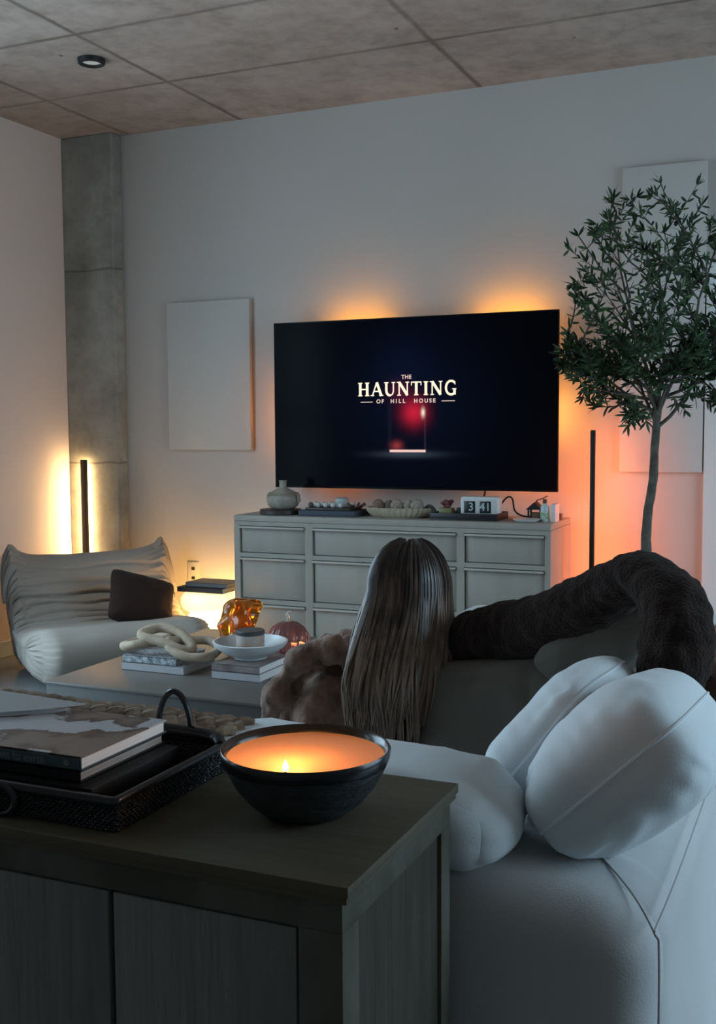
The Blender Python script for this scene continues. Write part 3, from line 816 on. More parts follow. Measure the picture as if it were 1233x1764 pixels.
MPG = mat('white_pages', (.82, .82, .80), .8, var=.06, nscale=1, stretch=(1, 1, 900))
MPGD = mat('grey_pages', (.40, .39, .37), .8, var=.1, nscale=1, stretch=(1, 1, 900))
book(-3.325, -3.035, 5.10, 5.30, .405, .432, mat('dark_spined_cover', (.025, .018, .016), .5), MPGD, 'hardback_book', 'dark hardback lying directly on the glowing lamp')
book(-3.290, -3.025, 5.13, 5.31, .432, .455, mat('grey_cover', (.12, .115, .105), .5), MPGD, 'hardback_book', 'grey covered book on top of the dark one on the glowing lamp')

# ------------------------------------------------------------------ coffee table
MCT = mat('dark_taupe_lacquer', (0.12, 0.108, 0.096), 0.30, var=.06, nscale=10, stretch=(.3, 1, 1))
T0 = .35
t = thing('coffee_table', 'low wide dark grey block coffee table in front of the sofa', 'coffee table', (-2.10, 3.86, 0))
bm = NB(); box(bm, -2.736, -1.50, 3.266, 4.45, T0-.012, T0, .003); obj('tabletop', bm, MCT, t)
bm = NB(); box(bm, -2.730, -1.506, 3.272, 4.444, 0, T0-.0122, .002); obj('plinth', bm, mat('shaded_taupe_plinth', (.075, .070, .064), .5), t)  # darker than the top: shade of the front face put into the colour

MNEWS = mat('blue_sketch_jacket', (.10, .13, .17), .5, var2=(.55, .58, .58), nscale=75)
MLILAC = mat('pale_grey_linen', (.44, .43, .45), .7)
book(-2.578, -2.29, 3.545, 3.79, T0, T0+.032, MLILAC, MPGD, 'coffee_table_book', 'pale grey thick book under the wooden chain on the coffee table')
book(-2.574, -2.325, 3.548, 3.77, T0+.032, T0+.060, MNEWS, MPGD, 'coffee_table_book', 'blue and white patterned book directly under the wooden chain')
book(-2.163, -1.955, 3.545, 3.80, T0, T0+.031, MLILAC, MPG, 'coffee_table_book', 'white paged book lying on the coffee table under another, below the white bowl')
book(-2.163, -1.955, 3.545, 3.80, T0+.031, T0+.059, mat('brownish_photo_cover', (.17, .13, .12), .4, var2=(.33, .30, .29), nscale=9), MPG, 'coffee_table_book', 'book with a brownish cover directly under the white footed bowl')

# carved wooden chain of three links
MCHN = mat('bleached_wood', (.40, .31, .22), .75, var=.12, nscale=30, bump=.15)
t = thing('wooden_chain', 'chunky pale wooden chain of three links on the patterned book', 'ornament', (-2.45, 3.64, T0+.06))
ZB = T0+.062
def link(pts, rad=.0185):
    bm = NB(); tube(bm, smoothpath(pts, 9, closed=True), rad, 14, closed=True)
    displace(bm, lambda p: .0025*fn(p, 25, 3)); obj('link', bm, MCHN, t)
link([(-2.605, 3.60, ZB+.020), (-2.590, 3.68, ZB+.026), (-2.50, 3.71, ZB+.045), (-2.42, 3.68, ZB+.055), (-2.45, 3.60, ZB+.048), (-2.52, 3.56, ZB+.040)])
link([(-2.520, 3.62, ZB+.078), (-2.47, 3.665, ZB+.094), (-2.38, 3.66, ZB+.080), (-2.31, 3.63, ZB+.046), (-2.29, 3.60, ZB+.024), (-2.33, 3.575, ZB+.034), (-2.41, 3.575, ZB+.056), (-2.50, 3.585, ZB+.066)], .0195)
link([(-2.385, 3.59, ZB+.058), (-2.36, 3.65, ZB+.050), (-2.27, 3.70, ZB+.048), (-2.20, 3.66, ZB+.028), (-2.20, 3.58, ZB+.012), (-2.27, 3.55, ZB+.012), (-2.35, 3.56, ZB+.030)], .0175)

# white footed bowl with a jar candle
MWB = mat('white_bowl_glaze', (.62, .64, .64), .28, var=.05, nscale=6)
z = T0+.059; bx, by = -2.065, 3.675
bm = NB(); lathe(bm, [(1e-4, z), (.058, z), (.066, z+.004), (.068, z+.010), (.075, z+.016), (.11, z+.030), (.140, z+.055), (.147, z+.070), (.140, z+.072), (.125, z+.052), (.095, z+.034), (.04, z+.027), (1e-4, z+.026)], bx, by, 64)
solo('footed_bowl', bm, MWB, 'shallow white footed bowl on the brownish covered book', 'bowl', (bx, by, z))
t = thing('jar_candle', 'small pale jar candle with a dark lid standing in the white bowl', 'candle', (bx, by, z+.0265))
z2 = z+.0265
bm = NB(); lathe(bm, [(1e-4, z2), (.050, z2), (.055, z2+.004), (.056, z2+.070), (.052, z2+.072), (1e-4, z2+.070)], bx, by, 40)
obj('jar', bm, mat('pale_jar', (.42, .40, .36), .35, var2=(.33, .17, .12), nscale=9, stretch=(1, 1, 1.5)), t)
bm = NB(); lathe(bm, [(1e-4, z2+.068), (.055, z2+.068), (.057, z2+.072), (.057, z2+.084), (.054, z2+.087), (1e-4, z2+.087)], bx, by, 40)
obj('lid', bm, mat('dark_grey_lid', (.05, .055, .055), .4), t)

# wavy amber glass vase
MAMB = mat('amber_glass', (1.0, .36, .03), .06, trans=.9, ior=1.45)
n, L, b = nodes_of(MAMB)
vx, vy = -2.36, 4.10
bm = NB()
def amod(a, z_, r): return 1+.20*math.sin(3*a+z_*22)+.10*math.sin(5*a-z_*40)
pr = [(1e-4, T0), (.050, T0), (.062, T0+.01)]
for i in range(1, 26):
    q = i/25; pr.append((.058+.030*math.sin(q*PI*1.0)**.8*(q**.6)+.006*math.sin(q*15), T0+.01+q*.195))
pr += [(.045, T0+.212), (.030, T0+.212), (.034, T0+.19), (.040, T0+.10), (.035, T0+.02), (1e-4, T0+.018)]
lathe(bm, pr, vx, vy, 72, mod=lambda a, z_, r: amod(a, z_, r)*(1+.25*max(0, (z_-T0-.09)/.12)*math.cos(a)) if r > .02 else 1)
solo('amber_vase', bm, MAMB, 'wavy amber glass vase glowing orange at the back of the coffee table', 'vase', (vx, vy, T0))

# ribbed pink glass pumpkin jar
MPK = mat('rose_glass', (.62, .26, .24), .06, trans=.82, ior=1.35)
px_, py_ = -2.092, 4.05
bm = NB()
def ribs(a, z_, r): return 1-.11*abs(math.cos(5*a))**4
lathe(bm, [(1e-4, T0), (.045, T0), (.075, T0+.012), (.092, T0+.045), (.090, T0+.085), (.07, T0+.118), (.04, T0+.138), (.018, T0+.142), (1e-4, T0+.143)], px_, py_, 80, mod=ribs)
t = thing('glass_pumpkin', 'rose pink ribbed glass pumpkin behind the white bowl', 'ornament', (px_, py_, T0))
obj('body', bm, MPK, t, angle=70)
bm = NB(); tube(bm, smoothpath([(px_, py_, T0+.140), (px_+.003, py_, T0+.158), (px_-.004, py_, T0+.172), (px_+.010, py_, T0+.186)], 5), [.014, .011, .008, .007, .006, .006, .006, .006, .006, .006, .0055, .005, .005, .005, .005, .004], 10)
obj('stem', bm, mat('clear_glass_stem', (.8, .75, .7), .05, trans=.7), t)
bm = NB()
vs_ = box(bm, -.075, .075, -.02, .02, 0, .016, .006, 3)
bm.transform(Matrix.Translation((-1.845, 3.57, T0)) @ Matrix.Rotation(math.radians(28), 4, 'Z'))
t = thing('remote_control', 'black remote control lying at the near right of the coffee table', 'remote control', (-1.845, 3.57, T0), math.radians(28))
obj('body', bm, MBLK, t)
bm = NB()
for i in range(6):
    for j in range(2): box(bm, -.06+i*.016, -.052+i*.016, -.010+j*.012, -.002+j*.012, .015, .0172, .0008, 1)
obj('buttons', bm, MPD, t, local=True)

# ------------------------------------------------------------------ olive tree
MBARK = mat('olive_bark', (.085, .075, .06), .9, var=.3, nscale=30, bump=.6, bscale=40)
MLEAF = mat('olive_leaf', (.030, .060, .026), .55, spec=.4, var=.35, nscale=9)
MLEAF2 = mat('bright_olive_leaf', (.055, .13, .035), .5, spec=.4)
MOLV = mat('dark_olive', (.012, .008, .012), .3)
TX, TYY = -.755, 5.02
t = thing('olive_tree', 'slim potted olive tree with airy grey green crown right of the television', 'tree', (TX, TYY, 0))
bm = NB(); lathe(bm, [(1e-4, .0), (.15, .0), (.17, .02), (.20, .36), (.21, .38), (.19, .39), (.18, .36), (1e-4, .35)], TX, TYY, 48); obj('pot', bm, mat('grey_planter', (.20, .19, .18), .8, bump=.2), t)
bm = NB(); lathe(bm, [(1e-4, .352), (.10, .356), (.18, .352)], TX, TYY, 32); obj('soil', bm, mat('soil', (.03, .02, .015), .95, bump=.6), t)
trunk = smoothpath([(TX+.01, TYY, .34), (TX-.012, TYY, .70), (TX-.010, TYY, .90), (TX+.012, TYY, 1.05), (TX+.018, TYY, 1.20), (TX+.030, TYY, 1.42)], 8)
bm = NB(); tube(bm, trunk, [.024-.007*i/len(trunk) for i in range(len(trunk))], 10)
displace(bm, lambda p: .004*fn(p, 18, 2)); obj('trunk', bm, MBARK, t)
rng = random.Random(33)
bbr = NB(); leaves = []; tips = []
def branch(p, d, ln, r, depth, cnt):
    n_ = 7; pts = [p.copy()]; q = p.copy(); dd = d.normalized()
    for i in range(n_):
        dd = (dd+Vector((rng.gauss(0, .13), rng.gauss(0, .10), rng.gauss(.03, .09)))).normalized()
        e_ = Vector(((q.x+.74)/.40, (q.y-5.02)/.36, (q.z-1.79)/.53)).length
        if e_ > .92:
            dd = (dd+(Vector((-.70, 5.02, 1.95))-q).normalized()*.7*(e_-.8)).normalized()
        if e_ > 1.06: break
        q = q+dd*ln/n_
        if q.y > 5.44: q.y = 5.44
        pts.append(q.copy())
        if depth >= 2:
            for s in range(3 if rng.random() < .5 else 2): leaves.append((q.copy(), dd.copy()))
        if depth < 3 and i >= 1 and rng.random() < (.92 if depth < 2 else .70):
            sd = Vector((rng.gauss(0, 1), rng.gauss(0, .7), rng.gauss(.15, .75))).normalized()
            branch(q, (dd*.75+sd*.85), ln*rng.uniform(.42, .66), r*.55, depth+1, cnt)
    if len(pts) > 1: tube(bbr, pts, [max(.0010, r*(1-.6*i/n_)) for i in range(len(pts))], 5)
    tips.append((q.copy(), dd.copy()))
top = trunk[-1]
mains = [((-.60, -.05, .80), .50), ((-.90, .05, .30), .36), ((-.30, -.1, 1.0), .86), ((-.02, .1, 1.0), .62), ((.34, .0, .95), .74), ((.75, -.05, .62), .48), ((-.85, -.25, .05), .34), ((.10, -.35, .45), .28), ((-.25, .3, .6), .42), ((.65, .15, .25), .34), ((-.35, -.3, .45), .36)]
for i, (d, ln) in enumerate(mains):
    branch(top+Vector((0, 0, -.06*(i % 3))), Vector(d), ln, .009, 1, 0)
obj('branches', bbr, MBARK, t)
def leaf(bm, p, d, ln, wd, mi):
    d = d.normalized(); s = d.cross(Vector((rng.gauss(0, 1), rng.gauss(0, 1), rng.gauss(0, 1)))).normalized(); u_ = d.cross(s)
    prf = ((0, .12), (.25, .8), (.5, 1.0), (.78, .7), (1.0, .05))
    prev = None
    for tt, w in prf:
        c = p+d*ln*tt+u_*(-.10*ln*tt*tt)
        a = bm.verts.new(c+s*wd*w-u_*wd*.25*w); m = bm.verts.new(c); b_ = bm.verts.new(c-s*wd*w-u_*wd*.25*w)
        if prev:
            for f in ((prev[0], a, m, prev[1]), (prev[1], m, b_, prev[2])): bm.faces.new(f).material_index = mi
        prev = (a, m, b_)
bm = NB()
for p, d in leaves:
    sd = Vector((rng.gauss(0, 1), rng.gauss(0, 1), rng.gauss(0, .8))).normalized()
    if rng.random() < .93: leaf(bm, p, d*.7+sd*.8, rng.uniform(.036, .060), rng.uniform(.0044, .0070), 1 if rng.random() < .14 else 0)
for p, d in tips:
    for k in range(4): leaf(bm, p, d+Vector((rng.gauss(0, .5), rng.gauss(0, .5), rng.gauss(0, .5))), rng.uniform(.04, .065), .006, 0)
fo = obj('foliage', bm, [MLEAF, MLEAF2], t, smooth=False); fo['kind'] = 'stuff'
for i in range(16):
    p, d = leaves[rng.randrange(len(leaves))]
    bm = NB(); ellipsoid(bm, p+Vector((0, 0, -.015)), (.0085, .0085, .012), 12, 8); obj('olive', bm, MOLV, t)

# ------------------------------------------------------------------ sofa
MSO = mat('white_linen', (.47, .475, .48), .9, spec=.2, sheen=.15, var=.03, nscale=4, bump=.12, bscale=260)
SX1, SY0 = -.21, 1.49
t = thing('sofa', 'large white slipcovered sofa seen from its arm end', 'sofa', (-.85, 2.9, 0))
def armshape(v):
    k = max(0, (v.x+.50)/.29)
    if v.z > .45: v.z -= .052*k*(v.z-.45)/.2
    return v
bm = softbox(-1.40, SX1-.002, SY0, SY0+.30, .02, .655, .085, 30, 2, .003, .0, armshape); obj('arm', bm, MSO, t)
def backshape(v):
    v = armshape(v)
    if v.x > -.30 and v.y > 1.75: v.x += .030*max(0, 1-v.z/.5)*min(1, (v.y-1.75)/.4)
    return v
bm = softbox(-.50, SX1+.003, SY0+.05, 4.15, .02, .652, .085, 36, 5, .003, .0, backshape); obj('back', bm, MSO, t)
bm = softbox(-1.40, -.50, SY0+.29, 4.15, .02, .30, .03, 20, 6, .003, .004); obj('seat_base', bm, MSO, t)
for k, (a, c) in enumerate(((1.80, 2.96), (2.98, 4.12))):
    bm = softbox(-1.42, -.50, a, c, .29, .42, .06, 22, 7+k, .006, .02); obj('seat_cushion', bm, MSO, t)
bm = softbox(-1.40, -.40, 4.12, 4.40, .02, .56, .06, 18, 9, .004, .004); obj('arm', bm, MSO, t)
bm = NB()
tube(bm, smoothpath([(SX1+.004, SY0+.022, .05), (SX1+.005, SY0+.020, .35), (SX1+.004, SY0+.022, .56), (SX1-.004, SY0+.030, .592), (-.26, 1.60, .612), (-.33, 1.70, .625), (-.40, 1.78, .64)], 8), .0018, 6)
tube(bm, smoothpath([(SX1-.004, SY0+.030, .594), (SX1+.002, 1.8, .597), (SX1+.003, 2.6, .598), (SX1+.002, 4.1, .60)], 8), .0018, 6)
obj('piping', bm, MSO, t)

MCU = mat('daylit_cushion_cotton', (.70, .75, .78), .9, spec=.2, sheen=.1, bump=.08, bscale=240)  # lighter and bluer than the sofa cover; daylight is put into the colour
def cushion(name, label, w, h, th, m_, seed, mt, base, ear=.06, wr=.012, pipe=.003, q=.5, sharp=.004, grp=None):
    bm, rim = pillow(w, h, th, m_, seed, ear=ear, wr=wr, q=q, sharp_wr=sharp)
    t = thing(name, label, 'cushion', base, 0, grp)
    obj('cover', bm, mt, t, angle=75)
    bm = NB(); tube(bm, rim, pipe, 6, closed=True); obj('seam', bm, mt, t)
    return t
# cushion lying on the arm, behind the console
def slump(v):
    k = max(0, (v.x+.60)/.20)
    v.z -= .055*k*k*max(0, (v.z-.65)/.12)
    return v
bm = softbox(-1.40, -.445, 1.475, 1.72, .642, .775, .055, 40, 15, .006, .012, slump)
displace(bm, lambda p: .006*abs(fn((p.x*3.0, p.y, p.z*.7), 7, 6))-.004*abs(math.sin(p.x*30+4*fn(p, 6, 1)))*max(0, min(1, (p.z-.70)/.06)))
t = thing('arm_cushion', 'long white wrinkled cushion lying on the sofa arm behind the console', 'cushion', (-.95, 1.64, .645))
obj('cover', bm, MCU, t)
bm = NB(); tube(bm, smoothpath([(-1.36, 1.476, .672), (-1.0, 1.472, .670), (-.60, 1.474, .668), (-.50, 1.482, .670)], 6), .003, 6); obj('seam', bm, MCU, t)

def cush_m(center, ang, tilt=0.0, yaw_=0.0):
    """slab seen from its end: local x runs along the sofa (+y world), local y up along the lean"""
    xa = Vector((math.sin(yaw_), math.cos(yaw_), tilt)); ya = Vector((math.cos(ang), 0, math.sin(ang)))
    return basis(xa, ya, center)
cushion('back_cushion', 'nearest large white back cushion, slumped over the corner of the sofa', .50, .30, .225, cush_m((-.300, 1.83, .745), math.radians(44), -.12, -.0), 31, MCU, (-.30, 1.83, .60), ear=.02, wr=.008, q=.36, sharp=.004)
cushion('back_cushion', 'second white back cushion, standing between the arm cushion and the nearest one', .44, .29, .15, cush_m((-.445, 1.95, .745), math.radians(54), -.07, .02), 37, MCU, (-.445, 1.95, .60), ear=.02, wr=.008, q=.45, sharp=.0)
MTP = mat('olive_taupe_linen', (.135, .125, .105), .95, spec=.1, sheen=.15, bump=.2, bscale=200)
cushion('taupe_cushion', 'large dark taupe cushion between the person and the white cushions', .56, .36, .15, basis((.97, -.10, .14), (-.14, .22, 1), (-.64, 2.36, .605)), 41, MTP, (-.64, 2.36, .42), ear=.05, wr=.014, sharp=.010)
cushion('taupe_cushion', 'smaller dark taupe cushion tucked under the raised sleeve', .30, .20, .11, basis((.60, .05, .80), (-.80, .1, .60), (-.452, 2.36, .835)), 43, MTP, (-.45, 2.36, .72), ear=.05, wr=.008, sharp=.0)

# ------------------------------------------------------------------ brown throws
MFUR = mat('brown_faux_fur', (.25, .155, .115), .95, spec=.1, sheen=.3, var=.35, nscale=30, bump=.4, bscale=150)
MFURD = mat('dark_brown_fleece', (.026, .016, .013), .95, spec=.05, sheen=.10, var=.3, nscale=20, bump=.8, bscale=170)
def throw(cx, cy, rx, ry, z0, h, label, base, seed=0, ridge=.028, fq=11, rot=0.0, tilt=0.0, nn_=130):
    bm = NB(); g_ = []
    N = nn_
    for i in range(N+1):
        row = []
        for j in range(N+1):
            u, v = i/N*2-1, j/N*2-1
            # map square to disc-like outline
            x = u*math.sqrt(max(0, 1-v*v/2)); y = v*math.sqrt(max(0, 1-u*u/2))
            r = min(1, math.hypot(x, y)); out = 1+.10*math.sin(5*math.atan2(y, x)+seed)
            hgt = (1-r**2.6)**.6 if r < 1 else 0
            ph = fq*(x*math.cos(rot)+y*math.sin(rot))+2.6*fn((x, y, 0), 1.7, seed)
            ruche = abs(math.sin(ph))**.55*(.6+.4*math.sin(4.5*(y*math.cos(rot)-x*math.sin(rot))+3*fn((x, y, 1), 1.5, seed+4)))
            z = z0+h*hgt+ridge*ruche*min(1, (1-r)*5+.35)-ridge*.4
            p = Vector((cx+x*rx*out, cy+y*ry*out, z+tilt*x))
            p += Vector((fn(p, 22, seed), fn(p, 22, seed+9), fn(p, 25, seed+2)))*.008
            p += Vector((fn(p, 110, seed), fn(p, 110, seed+9), fn(p, 120, seed+2)))*.0025
            row.append(bm.verts.new(p))
        g_.append(row)
    for i in range(N):
        for j in range(N): bm.faces.new((g_[i][j], g_[i+1][j], g_[i+1][j+1], g_[i][j+1]))
    bmesh.ops.solidify(bm, geom=bm.faces[:], thickness=.02)
    return solo('fur_throw', bm, MFUR, label, 'throw blanket', base)
def folded_throw(paths, core, label, base, seed):
    bm = NB()
    for pts, r in paths:
        pp = smoothpath(pts, 6); m_ = len(pp)
        tube(bm, pp, [r*(.85+.3*math.sin(k*.9+seed+pts[0][1]*9)) for k in range(m_)], 12)
    for c, r in core: ellipsoid(bm, c, r, 24, 16)
    b2 = remesh(bm, .0085, 2)
    displace(b2, lambda p: .010*fn(p, 13, seed)+.006*fn(p, 34, seed+2)+.003*fn(p, 90, seed))
    return solo('fur_throw', b2, MFUR, label, 'throw blanket', base)
pl = []
for i in range(8):
    y = 2.46+.075*i; o_ = .018*math.sin(i*2.1)
    pl.append(([(-1.09+o_, y+.05, .655), (-1.135+o_, y+.03, .725-.004*i), (-1.20+o_, y+.01, .738-.006*i), (-1.265+o_, y-.01, .675), (-1.31+o_, y-.02, .585), (-1.335+o_, y-.03, .47)], .036))
folded_throw(pl, [((-1.19, 2.72, .55), (.12, .34, .16))], 'ruched brown fur throw heaped left of the long hair', (-1.20, 2.72, .42), 3)
pl = []
for i in range(6):
    y = 2.42+.075*i
    pl.append(([(-.40, y, .66), (-.33, y+.02, .745), (-.26, y+.03, .775+.01*math.sin(i*2)), (-.18, y+.02, .76), (-.14, y, .66), (-.13, y-.02, .56)], .037))
folded_throw(pl, [((-.26, 2.62, .68), (.11, .24, .07))], 'ruched brown fur throw over the sofa back at the right edge', (-.24, 2.62, .63), 8)
# chunky knitted throw on the arm cushion behind the black tray
MKN = mat('chunky_brown_knit', (.16, .10, .07), .95, var2=(.42, .34, .26), nscale=14, bump=.4, bscale=90)
bm = NB()
for r in range(6):
    y = 1.52+.020*r
    for s in (0, 1):
        pts = []
        for i in range(80):
            x = -1.50+.585*i/79
            zc = .778+.012*math.cos(i*.62+PI*s+r*1.1)+.008*fn((x, y, 0), 6, 2)-(.035*(1-r/2)**2 if r < 2 else 0)
            pts.append((x, y+.013*math.sin(i*.62+PI*s+r*1.1), zc+.004))
        tube(bm, pts, .0105, 7)
solo('knitted_throw', bm, MKN, 'chunky brown knitted throw on the sofa arm behind the black tray', 'throw blanket', (-1.2, 1.63, .835))

# ------------------------------------------------------------------ person on the sofa, seen from behind
MSK = mat('skin', (.45, .27, .20), .5, sss=.1)
PB = Vector((-.93, 2.50, 0))
# joints: pelvis, spine, chest, neck, head, arms, legs
J = [(-.95, 2.86, .50), (-.95, 2.74, .58), (-.945, 2.60, .68), (-.94, 2.53, .77), (-.94, 2.50, .83),
     (-1.10, 2.57, .715), (-1.21, 2.78, .58), (-1.12, 2.98, .54),
     (-.79, 2.54, .79), (-.62, 2.43, .83), (-.365, 2.27, .985), (-.270, 2.14, .86),
     (-1.04, 2.92, .49), (-1.06, 3.30, .62), (-1.04, 3.62, .48), (-1.03, 3.74, .45),
     (-.86, 2.92, .49), (-.84, 3.32, .64), (-.88, 3.66, .49), (-.88, 3.78, .46)]
E_ = [(0, 1), (1, 2), (2, 3), (3, 4), (2, 5), (5, 6), (6, 7), (2, 8), (8, 9), (9, 10), (10, 11), (0, 12), (12, 13), (13, 14), (14, 15), (0, 16), (16, 17), (17, 18), (18, 19)]
R_ = [.115, .105, .11, .048, .05, .052, .038, .026, .052, .040, .026, .022, .082, .060, .036, .034, .082, .060, .036, .034]
b1 = skin(J, E_, R_, 0, 2)
parts_ = [b1]
def addto(bm, f):
    f(bm)
def head_geo(bm):
    hm = Matrix.Rotation(math.radians(-6), 4, 'X')
    ellipsoid(bm, (-.94, 2.505, .905), (.074, .092, .108), 28, 20, hm)
    ellipsoid(bm, (-.94, 2.55, .855), (.052, .055, .06), 20, 14)          # jaw
    ellipsoid(bm, (-.94, 2.602, .893), (.012, .018, .020), 12, 8)          # nose
    for s in (-1, 1):
        ellipsoid(bm, (-.94+s*.076, 2.51, .895), (.010, .018, .030), 12, 8)  # ears
        ellipsoid(bm, (-.94+s*.03, 2.592, .918), (.020, .008, .007), 12, 8)   # brow
    ellipsoid(bm, (-.94, 2.598, .862), (.024, .010, .009), 12, 8)          # lips
head_geo(b1)
def hand(bm, w, d, side):
    w = Vector(w); d = Vector(d).normalized(); s = d.cross(Vector(side)).normalized(); u_ = s.cross(d)
    m = basis(d, s, w+d*.045); ellipsoid(bm, (0, 0, 0), (.050, .040, .016), 18, 12, m)
    for i, (o_, ln) in enumerate(((-.030, .062), (-.010, .072), (.010, .068), (.028, .054))):
        a = w+d*.075+s*o_; pts = [a, a+d*ln*.45-u_*.004, a+d*ln*.8-u_*.018, a+d*ln-u_*.032]
        tube(bm, smoothpath(pts, 3), [.0098, .0095, .009, .009, .0088, .0085, .008, .0075, .006, .005][:10], 8)
    a = w+d*.02-s*.034; tube(bm, smoothpath([a, a+d*.03-s*.022, a+d*.058-s*.030-u_*.008], 3), [.012, .0115, .011, .0105, .010, .009, .007], 8)
hand(b1, J[7], (.35, 1, -.1), (0, 0, 1))
hand(b1, J[11], (-.05, -.10, -1), (1, 0, 0))
body = remesh(b1, .007, 5)
PR = obj('person', body, MSK)
PR.location = (0, 0, 0)
PR['label'] = 'person with long brown hair in dark brown fleece reclining on the sofa, seen from behind'
PR['category'] = 'person'
XF['person'] = Matrix.Identity(4)
# fleece robe: torso, left sleeve, wide right sleeve raised over the sofa back
JR = [(-.95, 2.88, .50), (-.95, 2.74, .58), (-.945, 2.62, .67), (-.94, 2.55, .75),
      (-1.10, 2.57, .70), (-1.21, 2.78, .58), (-1.13, 2.95, .54),
      (-.80, 2.50, .785), (-.62, 2.42, .830), (-.47, 2.34, .925), (-.345, 2.26, 1.010),
      (-.272, 2.19, .955), (-.262, 2.13, .86), (-.290, 2.10, .755)]
ER = [(0, 1), (1, 2), (2, 3), (2, 4), (4, 5), (5, 6), (2, 7), (7, 8), (8, 9), (9, 10), (10, 11), (11, 12), (12, 13)]
RR = [.135, .125, .12, .062, .070, .058, .048, .080, .080, .070, .060, .070, .080, .070]
rb = remesh(skin(JR, ER, RR, 0, 2), .009, 4)
displace(rb, lambda p: .010*fn(p, 7, 2)+.007*abs(fn(p, 14, 5))+.006*fn(p, 45, 1))
robe = obj('robe', rb, MFURD, PR, label='dark brown plush robe with a wide raised sleeve')
jt = skin([(-.95, 2.90, .49), (-1.04, 2.94, .49), (-1.06, 3.30, .62), (-1.04, 3.60, .49), (-.86, 2.94, .49), (-.84, 3.32, .64), (-.88, 3.64, .50)], [(0, 1), (1, 2), (2, 3), (0, 4), (4, 5), (5, 6)], [.12, .098, .076, .055, .098, .076, .055], 0, 2)
obj('trousers', jt, mat('charcoal_jersey', (.04, .04, .045), .9), PR)
# hair
MHAIR = mat('brown_hair', (.05, .03, .02), .38, spec=.5)
n, L, b = nodes_of(MHAIR)
tc = n.new('ShaderNodeTexCoord'); sp = n.new('ShaderNodeSeparateXYZ'); L.new(tc.outputs['Object'], sp.inputs[0])
mr = n.new('ShaderNodeMapRange'); L.new(sp.outputs[2], mr.inputs[0]); mr.inputs[1].default_value = 1.02; mr.inputs[2].default_value = .70
mp = n.new('ShaderNodeMapping'); mp.inputs['Scale'].default_value = (60, 60, 3); L.new(tc.outputs['Object'], mp.inputs[0])
tn = n.new('ShaderNodeTexNoise'); tn.inputs['Scale'].default_value = 1.0; L.new(mp.outputs[0], tn.inputs['Vector'])
mu = n.new('ShaderNodeMath'); mu.operation = 'MULTIPLY_ADD'; L.new(tn.outputs['Fac'], mu.inputs[0]); mu.inputs[1].default_value = 1.5; mu.inputs[2].default_value = -.75
ad = n.new('ShaderNodeMath'); ad.operation = 'ADD'; L.new(mr.outputs[0], ad.inputs[0]); L.new(mu.outputs[0], ad.inputs[1])
cr = n.new('ShaderNodeValToRGB'); cr.color_ramp.elements[0].color = (.030, .019, .015, 1); cr.color_ramp.elements[1].color = (.21, .14, .10, 1)
cr.color_ramp.elements[0].position = .15; cr.color_ramp.elements[1].position = 1.0
L.new(ad.outputs[0], cr.inputs[0]); L.new(cr.outputs[0], b.inputs['Base Color'])
hr = random.Random(5); bm = NB()
hc = Vector((-.94, 2.475, .905))
def hair_path(a, lay, part):
    """a: angle round the head, 0 = straight back (towards -y), +-1.9 = temples"""
    rx, ry, rz = .092+lay, .108+lay, .116+lay
    pts = []
    for i in range(7):           # over the skull
        ph = math.radians(12+78*i/6)
        k = math.sin(ph)
        pts.append(Vector((hc.x+part*(1-i/6)*.5+rx*k*math.sin(a), hc.y-ry*k*math.cos(a)*(1 if math.cos(a) > 0 else .55), hc.z+rz*math.cos(ph)+.004)))
    p = pts[-1].copy(); side = math.sin(a)
    end = .545+hr.uniform(-.05, .09)+.05*abs(side)
    steps = 13; w1, w2 = hr.uniform(0, 6), hr.uniform(0, 6)
    clump = .010*math.sin(a*11+1.0)
    for i in range(1, steps+1):
        q = i/steps; z = p.z+(end-p.z)*q
        x = p.x+side*(.018*math.sin(q*PI*.8))+.010*math.sin(q*5+w1)*q+clump*q - .012*q
        # hair hangs over the shoulders and down the back
        sh = math.exp(-((z-.72)/.10)**2)*.05
        y = p.y-sh*max(0, math.cos(a))-.07*q+.008*math.sin(q*6+w2)*q
        if math.cos(a) < 0.2: y = min(y, p.y-.04*q)
        pts.append(Vector((x, y, z)))
    return pts
for i in range(620):
    a = hr.uniform(-1.95, 1.95)
    lay = hr.uniform(-.004, .010)
    pth = hair_path(a, lay, math.copysign(.010, a))
    r0 = hr.uniform(.0028, .0052); m_ = len(pth)
    tube(bm, pth, [r0*(.8+.3*min(1, k/4))*(1 if k < m_-5 else (m_-k)/5.5) for k in range(m_)], 5, flat=1.0)
ellipsoid(bm, hc+Vector((0, .006, 0)), (.088, .100, .110), 26, 18)
obj('hair', bm, MHAIR, PR, label='long straight brown hair falling down the back')

# ------------------------------------------------------------------ console cabinet in the foreground
MWD = mat('weathered_oak', (.085, .078, .062), .8, spec=.2, var2=(.12, .11, .09), nscale=5, stretch=(1.5, 1.5, 12), bump=.25, bscale=14)
MWT = mat('weathered_oak_top', (.085, .072, .046), .65, spec=.25, var2=(.10, .086, .058), nscale=4, stretch=(1.2, 14, 1), bump=.1, bscale=12)
MWF_ = mat('weathered_oak_lit_door', (.16, .158, .145), .8, spec=.2, var2=(.20, .198, .182), nscale=5, stretch=(10, 10, .8), bump=.25, bscale=12)  # doors lighter than the frame: front light is put into the colour
MWV = mat('weathered_oak_shaded_side', (.050, .046, .034), .8, spec=.15, var2=(.066, .062, .047), nscale=5, stretch=(10, 10, .8), bump=.25, bscale=12)  # side wood darker than the doors: its shading is painted in
SX0, SXR, SYF, SYB, SZ = -1.62, -.474, 1.052, 1.435, .80
